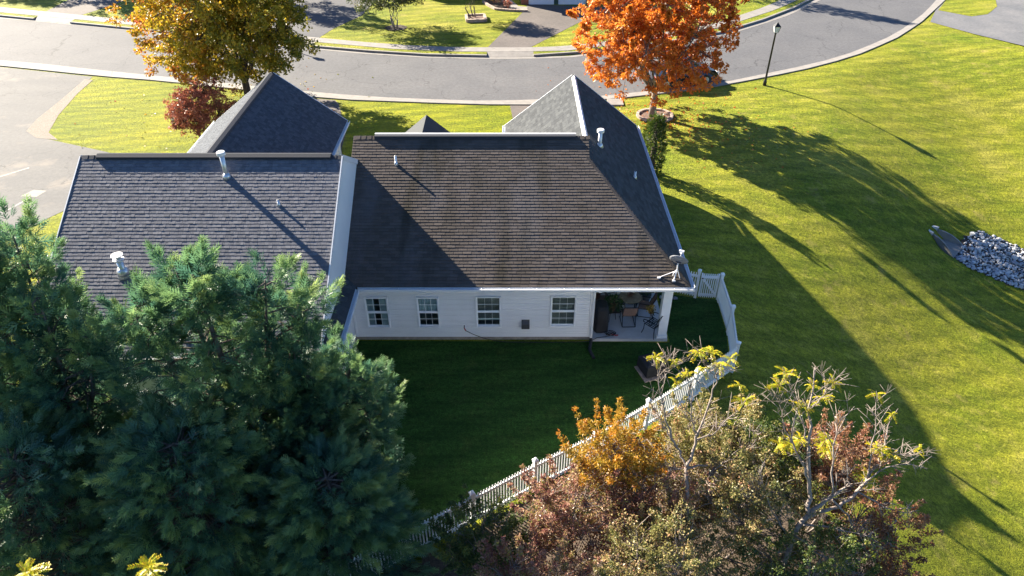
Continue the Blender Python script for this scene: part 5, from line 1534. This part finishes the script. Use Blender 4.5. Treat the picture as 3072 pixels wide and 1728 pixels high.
    fast_mesh('crown', np.concatenate(Vs), np.concatenate(Fs), mat, root, tint=np.concatenate(Ts))
    return root

M['leaf_orange'] = leafmat('leaf_orange', [(0, (.36, .07, .015)), (.3, (.52, .13, .018)), (.65, (.62, .20, .022)), (1, (.66, .30, .06))], .45)
M['leaf_gold'] = leafmat('leaf_gold', [(0, (.085, .11, .012)), (.25, (.17, .17, .015)), (.50, (.35, .28, .02)), (.72, (.50, .31, .022)), (.86, (.52, .20, .03)), (1, (.40, .11, .05))], .45)
M['leaf_red'] = leafmat('leaf_red', [(0, (.17, .05, .035)), (.5, (.32, .10, .06)), (1, (.45, .18, .09))], .4)
M['leaf_rust'] = leafmat('leaf_rust', [(0, (.14, .05, .035)), (.35, (.27, .11, .065)), (.7, (.34, .20, .11)), (1, (.32, .27, .08))], .4)
M['leaf_mauve'] = leafmat('leaf_mauve', [(0, (.16, .055, .05)), (.35, (.31, .14, .11)), (.6, (.37, .23, .14)), (.88, (.30, .27, .07)), (1, (.22, .28, .06))], .4)
M['leaf_olive'] = leafmat('leaf_olive', [(0, (.09, .12, .035)), (.35, (.23, .22, .07)), (.65, (.38, .31, .13)), (.85, (.46, .30, .17)), (1, (.42, .18, .10))], .4)
M['leaf_amber'] = leafmat('leaf_amber', [(0, (.20, .18, .03)), (.35, (.35, .23, .025)), (.7, (.50, .26, .025)), (1, (.54, .18, .03))], .45)
M['leaf_green'] = leafmat('leaf_green', [(0, (.035, .075, .025)), (.5, (.09, .135, .035)), (.85, (.24, .25, .05)), (1, (.38, .27, .10))], .4)
M['leaf_yellow'] = leafmat('leaf_yellow', [(0, (.26, .32, .012)), (.5, (.46, .45, .018)), (1, (.54, .36, .018))], .45)
M['leaf_far'] = leafmat('leaf_far', [(0, (.03, .055, .018)), (.5, (.075, .10, .03)), (1, (.20, .17, .07))], .4)
M['conifer'] = leafmat('conifer', [(0, (.030, .085, .062)), (.38, (.068, .165, .105)), (.70, (.16, .27, .105)), (1, (.36, .42, .14))], .42)  # dark end also stands for shade, pale end for sunlit tips
M['conifer_lime'] = leafmat('conifer_lime', [(0, (.025, .05, .01)), (.5, (.06, .10, .015)), (1, (.12, .16, .02))], .3)

# the two maples in front
broadleaf('maple_tree', 'orange autumn maple in a stone-edged bed beside the driveway', 'tree', (8.12, 39.1, 0), 1.5, (7.6, 39.1, 4.85), (4.45, 4.2, 4.4), 720, 44, .175, M['leaf_orange'], M['bark_mid'], .19, 13, seed=21,
          tintfn=lambda P, o, t: t * .75 + .12 - .16 * o[:, 0] + .08, clu_r=(.15, .40), lobes=.26, aspect=.75, shell=.42, cut_low=-.82, sprigs=60)
broadleaf('maple_tree', 'tall maple turning from green to gold and rust beyond the neighbour roof', 'tree', (-15.6, 40.6, 0), 1.7, (-15.9, 40.4, 5.2), (4.8, 4.4, 4.9), 950, 62, .16, M['leaf_gold'], M['bark_dark'], .22, 13, seed=22,
          tintfn=lambda P, o, t: t * .68 + .22 - .20 * o[:, 0] * np.clip(np.linalg.norm((P - np.array([-16.0, 40.4, 5.4])) / np.array([4.75, 4.4, 4.9]), axis=1), 0, 1.1) + .04 * o[:, 2], clu_r=(.24, .55), lobes=.22, aspect=.75, shell=.42, cut_low=-.85, sprigs=60)
broadleaf('red_shrub', 'dark red rounded shrub at the corner of the neighbour garage', 'shrub', (-16.7, 36.0, 0), .5, (-16.55, 35.8, 1.55), (1.6, 1.5, 1.6), 330, 40, .11, M['leaf_red'], M['bark_dark'], .07, 8, seed=23, clu_r=(.16, .32), stems=4, twig=.008, cut_low=-.6)
# slim evergreen by the east wall
conifer('columnar_evergreen', 'slim upright evergreen shrub against the east wall of the house', (6.85, 31.7, 0), 3.3, .72, 31, M['conifer_lime'], M['bark_dark'], 110, 26, (), lambda t: min(1, .6 + t) * (1 - t) ** .5, None, .2, (.35, .6), 'shrub')
# across the street
broadleaf('crape_myrtle', 'small multi-stemmed tree in a round mulch bed across the street', 'tree', (-8.9, 55.6, .15), 0.7, (-8.9, 55.8, 2.4), (2.5, 2.4, 1.65), 260, 40, .14, M['leaf_far'], M['bark_grey'], .11, 8, seed=41, stems=4, cut_low=-.5)
broadleaf('planter_tree', 'small tree growing in the square brick planter across the street', 'tree', (-2.85, 57.75, .25), 0.8, (-2.85, 57.8, 2.55), (1.6, 1.6, 1.6), 160, 40, .14, M['leaf_far'], M['bark'], .08, 7, seed=42, stems=3, cut_low=-.5)
# trees beyond the frame whose shadows fall on road and lawns
broadleaf('shade_tree', 'round tree on the far lawn left of the driveway', 'tree', (-46.5, 68.5, .15), 1.6, (-46.5, 68.5, 4.0), (2.8, 2.8, 2.6), 150, 36, .2, M['leaf_far'], M['bark'], .15, 8, seed=43)
broadleaf('shade_tree', 'tall tree between the far driveways', 'tree', (-41.5, 69.5, .15), 2.5, (-41.5, 69.5, 6.5), (3.4, 3.2, 3.6), 180, 40, .22, M['leaf_far'], M['bark'], .2, 8, seed=44)
broadleaf('shade_tree', 'leafy tree beside the dark driveway across the street', 'tree', (-21.8, 64.5, .15), 2.2, (-21.8, 64.5, 5.2), (3.0, 3.0, 3.0), 180, 40, .2, M['leaf_red'], M['bark'], .18, 8, seed=45)
conifer('spruce_tree', 'pointed evergreen on the far lawn by the bend of the road', (18.6, 67.0, .15), 8.6, 2.2, 46, M['conifer'], M['bark_dark'], 150, 26, (), None, None, .4, (.9, 1.5))
broadleaf('far_shrub', 'low dark shrub on the lawn by the far pavement near the bend', 'shrub', (15.2, 66.2, .15), .3, (15.2, 66.2, 1.0), (1.9, 1.2, .95), 70, 36, .13, M['leaf_green'], M['bark_dark'], .06, 6, seed=47, stems=3)
for k, (x, y, s, mt) in enumerate(((-1.9, 62.3, .62, 'leaf_amber'), (-1.0, 61.7, .5, 'leaf_mauve'), (-.4, 61.0, .34, 'leaf_red'), (-1.35, 63.6, .6, 'leaf_green'))):
    broadleaf('bed_shrub', ['golden shrub in the stone-edged bed across the street', 'russet shrub in the stone-edged bed across the street', 'little red shrub near the path across the street', 'green shrub by the wall in the bed across the street'][k], 'shrub',
              (x, y, .16), .2, (x, y, .16 + s), (s, s, s * .8), 24, 26, .09, M[mt], M['bark_dark'], .03, 4, seed=50 + k, stems=3, clu_r=(.12, .22))
for k, (x, y, s, mt) in enumerate(((-6.3, 28.0, .5, 'leaf_mauve'), (-7.6, 28.6, .42, 'leaf_red'), (-6.0, 29.0, .35, 'leaf_green'))):
    broadleaf('porch_shrub', ['russet shrub in the bed between the two houses', 'dark red shrub by the neighbour garage wall', 'small green shrub in the bed between the houses'][k], 'shrub',
              (x, y, .01), .2, (x, y, s), (s, s, s * .9), 26, 26, .08, M[mt], M['bark_dark'], .03, 4, seed=60 + k, stems=3, clu_r=(.12, .22))

# the big conifers in the lower left
conifer('conifer_tree', 'tall blue-green conifer with several leaders in front of the grey roof', (-6.6, 12.0, 0), 8.5, 2.0, 71, M['conifer'], M['bark'], 470, 38,
        [(-7.15, 12.4, 8.4), (-5.35, 12.5, 8.0), (-8.15, 12.1, 7.75), (-4.75, 12.8, 7.0)], lambda t: (1 - t) ** .55 * min(1, .75 + t * 1.2), spray=.36)
conifer('conifer_tree', 'conifer leaning over the dark lawn at the left end of the fence', (-4.75, 12.0, 0), 5.6, 1.5, 72, M['conifer'], M['bark'], 290, 36,
        [(-4.0, 12.9, 5.0), (-3.3, 13.0, 4.2), (-5.0, 12.2, 6.2)], lambda t: (1 - t) ** .5 * min(1, .85 + t), spray=.35)
conifer('conifer_tree', 'dense conifer at the left edge beside the parking area', (-11.4, 12.5, 0), 8.7, 1.65, 73, M['conifer'], M['bark'], 400, 36,
        [(-10.75, 13.0, 8.9), (-11.9, 12.6, 9.1), (-10.2, 12.2, 7.8), (-9.35, 12.0, 7.0)], lambda t: (1 - t) ** .55 * min(1, .75 + t * 1.2), spray=.36)
LOW = lambda t: (1 - t) ** .38
conifer('conifer_tree', 'shaded conifer low in the left corner of the photo', (-10.6, 9.9, 0), 5.2, 2.6, 74, M['conifer'], M['bark'], 290, 36, (), LOW, spray=.36, plume=(.8, 1.4), rise=(-.1, .3, .5))
conifer('conifer_tree', 'shaded conifer at the bottom below the multi-leader tree', (-7.2, 10.2, 0), 5.4, 2.5, 75, M['conifer'], M['bark'], 310, 36, (), LOW, spray=.36, plume=(.8, 1.4), rise=(-.1, .3, .5))
conifer('conifer_tree', 'small shaded conifer at the bottom beside the fence end', (-4.15, 10.25, 0), 4.1, 1.85, 76, M['conifer'], M['bark'], 270, 36, (), LOW, spray=.35, plume=(.7, 1.2), rise=(-.1, .3, .5))
conifer('conifer_tree', 'conifer on the left whose crown is cut by the edge of the photo', (-13.3, 12.2, 0), 8.0, 1.8, 77, M['conifer'], M['bark'], 240, 34, [(-12.6, 12.6, 7.9)], None, spray=.36)

# thicket along the outside of the fence
def shrub(label, c, rad, mat, seed, n_clu=150, n_leaf=44, leaf=.062, gz=None, **kw):
    z0 = tz(c[0], c[1]) if gz is None else gz
    return broadleaf('thicket_shrub', label, 'shrub', (c[0], c[1], z0), max(.3, (c[2] - rad[2]) * .6), c, rad, n_clu, n_leaf, leaf, M[mat], M['bark_twig'], .05, 12, seed=seed, stems=4,
                     group='shrubs along the fence', clu_r=(.10, .26), lobes=.5, shell=.42, twig=.007, cut_low=-.7, sprigs=34, **kw)
shrub('green and yellow shrub over the fence near the conifers', (-.75, 10.2, 1.0), (1.05, .75, 1.1), 'leaf_green', 81, 240, 46)
shrub('mauve-red shrub in front of the picket fence', (1.5, 10.5, 1.65), (1.55, .95, 1.5), 'leaf_mauve', 82, 380, 46)
shrub('amber-orange shrub standing above the picket fence', (2.45, 11.25, 3.0), (1.1, .8, 1.15), 'leaf_amber', 83, 240, 36, .085, aspect=.4)
shrub('olive-brown shrub hiding the middle of the fence', (4.85, 11.9, 2.45), (1.6, 1.0, 1.5), 'leaf_olive', 84, 380, 46)
shrub('tan and olive shrub below the bare forked tree', (5.2, 10.5, 2.2), (1.8, 1.0, 1.8), 'leaf_olive', 85, 380, 46)
shrub('rusty shrub beside the bare tree with yellow leaves', (7.7, 11.4, 2.3), (1.3, .95, 1.4), 'leaf_rust', 86, 240, 40)
shrub('reddish shrub at the right end of the thicket', (8.9, 10.5, .9), (1.15, .9, 1.55), 'leaf_rust', 87, 210, 36)
shrub('olive shrub at the bottom edge of the thicket', (3.3, 9.0, 1.6), (1.6, .9, 1.6), 'leaf_olive', 88, 300, 44)
shrub('dark green shrub at the bottom below the bare tree', (6.6, 9.2, 1.1), (1.7, .9, 1.55), 'leaf_green', 89, 270, 42)
shrub('dusty red shrub at the bottom edge left of the thicket', (.5, 8.9, 1.3), (1.4, .8, 1.3), 'leaf_mauve', 90, 260, 42)
shrub('mauve shrub between the orange shrub and the forked tree', (3.5, 10.5, 1.6), (1.15, .9, 1.4), 'leaf_mauve', 91, 220, 36)
shrub('green shrub crowding the bare tree from behind', (6.3, 11.6, 2.2), (1.0, .8, 1.4), 'leaf_green', 92, 200, 42)
shrub('low red shrub in the bottom right corner of the thicket', (8.6, 9.0, .3), (1.2, .8, 1.3), 'leaf_rust', 93, 220, 38)
# pinnate leaves of the bare trees
def frond_mesh(seed):
    g = random.Random(seed)
    mb = MB(); L = .42; n = 9
    P = lambda t: Vector((L * t, 0, .05 * math.sin(t * 2.2) - .17 * t * t))
    mb.tube([P(k / 6) for k in range(7)], .004, 3, tint=.9)
    for k in range(1, n + 1):
        t = k / n
        for s in (-1, 1):
            p = P(t); ln = .12 * (1 - .35 * abs(t - .45)) * g.uniform(.8, 1.15)
            d = Vector((.45, s, -.35 + g.uniform(-.25, .2))).normalized(); w = Vector((1, -s * .4, .1)).normalized() * .026
            tt = g.random()
            mb.add([p, p + d * ln * .5 + w, p + d * ln, p + d * ln * .5 - w], [(0, 1, 2, 3)], tint=tt)
    me = bpy.data.meshes.new('leaf')
    me.from_pydata([tuple(v) for v in mb.v], [], mb.f)
    at = me.attributes.new('tint', 'FLOAT', 'POINT'); at.data.foreach_set('value', np.array(mb.t, dtype=np.float32))
    me.materials.append(M['leaf_yellow'])
    return me
FR = [frond_mesh(s) for s in range(4)]
def fronds(root, p, n, seed, up=.5, s=1.0):
    g = random.Random(seed)
    n = int(n * 1.2)
    for k in range(n):
        a = 2 * math.pi * (k + g.random() * .7) / n
        el = g.uniform(-.35, up)
        Mx = Matrix.Translation(p) @ Matrix.Rotation(a, 4, 'Z') @ Matrix.Rotation(-el, 4, 'Y') @ Matrix.Rotation(g.uniform(-.4, .4), 4, 'X') @ Matrix.Scale(s * g.uniform(.5, .8), 4)
        obj_from(FR[g.randrange(4)], 'leaf', Mx, root)

def smooth(pts, n=4):
    pts = [Vector(p) for p in pts]
    out = []
    for i in range(len(pts) - 1):
        p0, p1, p2, p3 = pts[max(0, i - 1)], pts[i], pts[i + 1], pts[min(len(pts) - 1, i + 2)]
        for k in range(n):
            t = k / n
            out.append(.5 * ((2 * p1) + (p2 - p0) * t + (2 * p0 - 5 * p1 + 4 * p2 - p3) * t * t + (3 * p1 - p0 - 3 * p2 + p3) * t ** 3))
    return out + [pts[-1]]
def bare_tree(label, trunk, branches, seed, r0, frond_at, twigs=20):
    g = random.Random(seed)
    root = thing('bare_tree', trunk[0], label, 'tree')
    t = smooth(trunk, 5)
    MB().tube(t, [r0 * (1 - .35 * i / len(t)) for i in range(len(t))], 9).build('trunk', M['bark_twig'], root, True)
    for pts, ra in branches:
        c = smooth(pts, 5)
        c = [c[0]] + [p + Vector((g.gauss(0, .018), g.gauss(0, .018), g.gauss(0, .012))) for p in c[1:]]
        mb = MB().tube(c, [ra * (1 - .8 * i / (len(c) - 1)) for i in range(len(c))], 6)
        for k in range(twigs):
            i = g.randrange(max(1, len(c) // 3), len(c) - 1)
            d = (c[i + 1] - c[i]).normalized()
            sd_ = d.cross(Vector((g.gauss(0, 1), g.gauss(0, 1), g.gauss(0, 1)))).normalized()
            ln = g.uniform(.15, .65)
            e = c[i] + (d * .8 + sd_ * .8).normalized() * ln
            m_ = c[i] + (e - c[i]) * .5 + Vector((0, 0, .03))
            mb.tube([c[i], m_, e], [.009, .007, .003], 4)
            for q in range(g.randrange(0, 5)):
                e2 = m_ + (d + Vector((g.gauss(0, .8), g.gauss(0, .8), g.gauss(0, .8)))).normalized() * ln * .45
                mb.tube([m_, e2], [.005, .003], 3)
        mb.build('branch', M['bark_twig'], root, True)
    for k, (p, n, s) in enumerate(frond_at): fronds(root, Vector(p), n, seed * 31 + k, s=s)
    return root
bare_tree('leaning bare grey tree with tufts of yellow leaves right of the thicket', [(6.1, 9.2, -.1), (6.2, 9.35, 1.0), (6.37, 9.6, 2.0), (6.46, 9.75, 2.4), (6.71, 9.9, 2.73)], [
    ([(6.71, 9.9, 2.73), (6.7, 10.25, 3.37), (6.52, 10.6, 4.45), (6.49, 10.95, 5.19), (6.53, 11.3, 5.95)], .055),
    ([(6.68, 10.1, 3.2), (6.45, 10.27, 3.9), (6.11, 10.53, 4.53), (6.16, 10.8, 5.25)], .038),
    ([(6.71, 9.9, 2.73), (7.14, 10.05, 3.14), (7.58, 10.2, 3.49)], .06),
    ([(6.69, 9.9, 2.67), (7.46, 10.15, 2.73), (7.97, 10.4, 2.9), (8.23, 10.65, 3.19), (8.53, 10.9, 3.59), (8.6, 11.15, 3.93), (8.72, 11.4, 4.33)], .05),
    ([(8.1, 10.5, 3.05), (8.72, 10.7, 3.45), (9.53, 10.8, 3.33)], .022), ([(8.53, 10.9, 3.59), (9.03, 11.05, 3.44), (9.6, 11.2, 3.24)], .02),
    ([(8.18, 10.6, 3.15), (8.22, 11.0, 4.1), (8.24, 11.5, 4.87)], .022), ([(7.97, 10.4, 2.9), (8.78, 10.15, 2.56), (9.43, 10.3, 2.21)], .022),
    ([(7.2, 10.1, 3.16), (7.12, 10.7, 4.5), (7.5, 11.0, 5.08)], .025), ([(6.58, 9.75, 2.55), (7.1, 9.7, 2.55), (7.76, 9.7, 2.32), (8.3, 9.7, 2.15)], .03),
    ([(6.43, 9.65, 2.3), (7.03, 9.4, 1.9), (7.74, 9.2, 1.47)], .03), ([(7.25, 10.1, 3.0), (7.77, 10.0, 2.42), (7.92, 9.9, 2.03), (8.07, 9.8, 2.24)], .025),
    ([(6.5, 10.6, 4.4), (6.25, 10.9, 5.1), (5.85, 11.1, 5.95)], .02), ([(6.5, 10.9, 5.1), (6.8, 11.1, 5.3), (6.98, 11.2, 5.62)], .015),
    ([(6.11, 10.5, 4.45), (5.9, 10.8, 4.9), (5.75, 11.1, 5.6)], .016), ([(6.3, 9.6, 2.2), (5.8, 9.8, 3.0), (5.4, 10.2, 3.9)], .025)], 5, .085,
    [((5.85, 11.1, 5.95), 6, .8), ((5.75, 11.1, 5.62), 6, .8), ((6.16, 10.8, 5.3), 5, .8), ((6.53, 11.2, 5.5), 5, .75), ((6.45, 11.0, 5.1), 5, .8), ((6.98, 11.2, 5.62), 5, .75), ((6.85, 11.15, 5.2), 5, .75),
     ((8.24, 11.5, 4.95), 4, .7), ((8.72, 11.4, 4.38), 4, .7), ((6.2, 10.7, 4.25), 9, .85), ((6.4, 10.7, 4.35), 7, .85), ((6.1, 10.9, 3.95), 6, .8), ((7.1, 10.9, 4.1), 9, .85), ((7.15, 10.8, 3.85), 6, .8),
     ((8.35, 10.9, 3.85), 7, .85), ((8.6, 11.0, 3.55), 8, .85), ((8.85, 11.0, 3.5), 6, .8), ((8.3, 10.9, 2.95), 8, .85), ((8.4, 10.8, 2.75), 7, .85), ((9.5, 11.1, 3.6), 3, .6), ((9.6, 11.2, 3.3), 2, .6)])
bare_tree('bare forked sapling with yellow leaf tips rising behind the fence', [(4.2, 9.6, 0), (4.17, 9.8, 1.39), (4.06, 10.2, 2.6), (3.98, 10.65, 3.45)], [
    ([(4.0, 10.65, 3.43), (3.8, 11.0, 3.75), (3.5, 11.3, 4.1), (3.35, 11.6, 4.3)], .03), ([(4.0, 10.65, 3.43), (4.21, 11.0, 4.08), (4.44, 11.3, 5.08), (4.55, 11.5, 5.8)], .04),
    ([(3.75, 11.0, 3.8), (3.51, 11.1, 4.4), (3.26, 11.3, 5.27), (3.12, 11.5, 6.0)], .028), ([(4.21, 11.0, 4.1), (4.0, 11.1, 4.7), (3.8, 11.3, 5.7)], .025),
    ([(4.2, 11.0, 4.0), (4.7, 11.15, 4.1), (5.25, 11.4, 4.75)], .025), ([(4.0, 10.65, 3.43), (4.79, 10.9, 3.3), (5.34, 11.1, 3.3), (5.78, 11.3, 3.9)], .03),
    ([(4.0, 10.65, 3.4), (3.6, 10.75, 3.3), (3.25, 10.8, 3.25)], .02), ([(4.07, 10.6, 3.2), (4.4, 10.5, 2.7)], .015), ([(4.5, 11.4, 5.5), (4.2, 11.4, 5.9), (3.95, 11.4, 6.3)], .014),
    ([(3.2, 11.4, 5.6), (3.4, 11.4, 5.8), (3.5, 11.4, 6.0)], .012)], 6, .06,
    [((4.55, 11.5, 5.85), 6, .8), ((4.3, 11.5, 6.2), 6, .8), ((3.98, 11.4, 6.3), 7, .8), ((3.8, 11.3, 5.75), 6, .75), ((4.1, 11.3, 5.9), 4, .7), ((3.12, 11.5, 6.05), 5, .75), ((3.5, 11.4, 6.05), 4, .65), ((5.25, 11.4, 4.8), 6, .8), ((5.0, 11.3, 5.4), 5, .75), ((3.6, 11.3, 5.5), 4, .7), ((4.75, 11.5, 6.0), 4, .8)])
# sapling tips at the bottom edge
for k, (x, y, z) in enumerate(((-5.89, 6.6, 5.92), (-7.92, 6.6, 5.75))):
    sp_ = thing('sapling', (x, y, 0), ['thin sapling with a yellow crown at the bottom of the photo', 'thin sapling with yellow leaves in the bottom left corner'][k], 'sapling')
    MB().tube([(x + .1, y, 0), (x, y + .05, z * .5), (x, y, z)], [.04, .025, .01], 6).build('stem', M['bark_grey'], sp_)
    fronds(sp_, Vector((x, y, z)), 9, 400 + k, up=.9, s=.85)
    fronds(sp_, Vector((x, y, z - .12)), 6, 410 + k, up=.3, s=.85)

# a scatter of fallen leaves under the maples
g9 = np.random.default_rng(99)
for (cx_, cy_), mt, n, lab in (((8.6, 38.6), 'leaf_orange', 700, 'fallen_leaves'), ((-16, 39.5), 'leaf_gold', 600, 'fallen_leaves')):
    a = g9.uniform(0, 6.283, n); rr = np.abs(g9.normal(scale=3.6, size=n))
    x, y = cx_ + rr * np.cos(a), cy_ + rr * np.sin(a)
    keep = (y > 32.5) & ~((x > -14.5) & (x < 5.9) & (y < 33))
    x, y = x[keep], y[keep]
    P = np.stack([x, y, terrain(x, y) + .03], -1)
    V, F = leaves_at(P, np.c_[g9.normal(size=(len(P), 2)), g9.normal(scale=.15, size=len(P))], np.full(len(P), .12), .8, seed=5)
    o = fast_mesh('fallen_leaves', V, F, M[mt], tint=np.repeat(g9.random(len(P)), 4))
    tag(o, 'loose orange leaves lying on the grass round the maple bed' if cx_ > 0 else 'loose golden leaves on the corner lawn under the tall maple', 'leaves', kind='stuff')
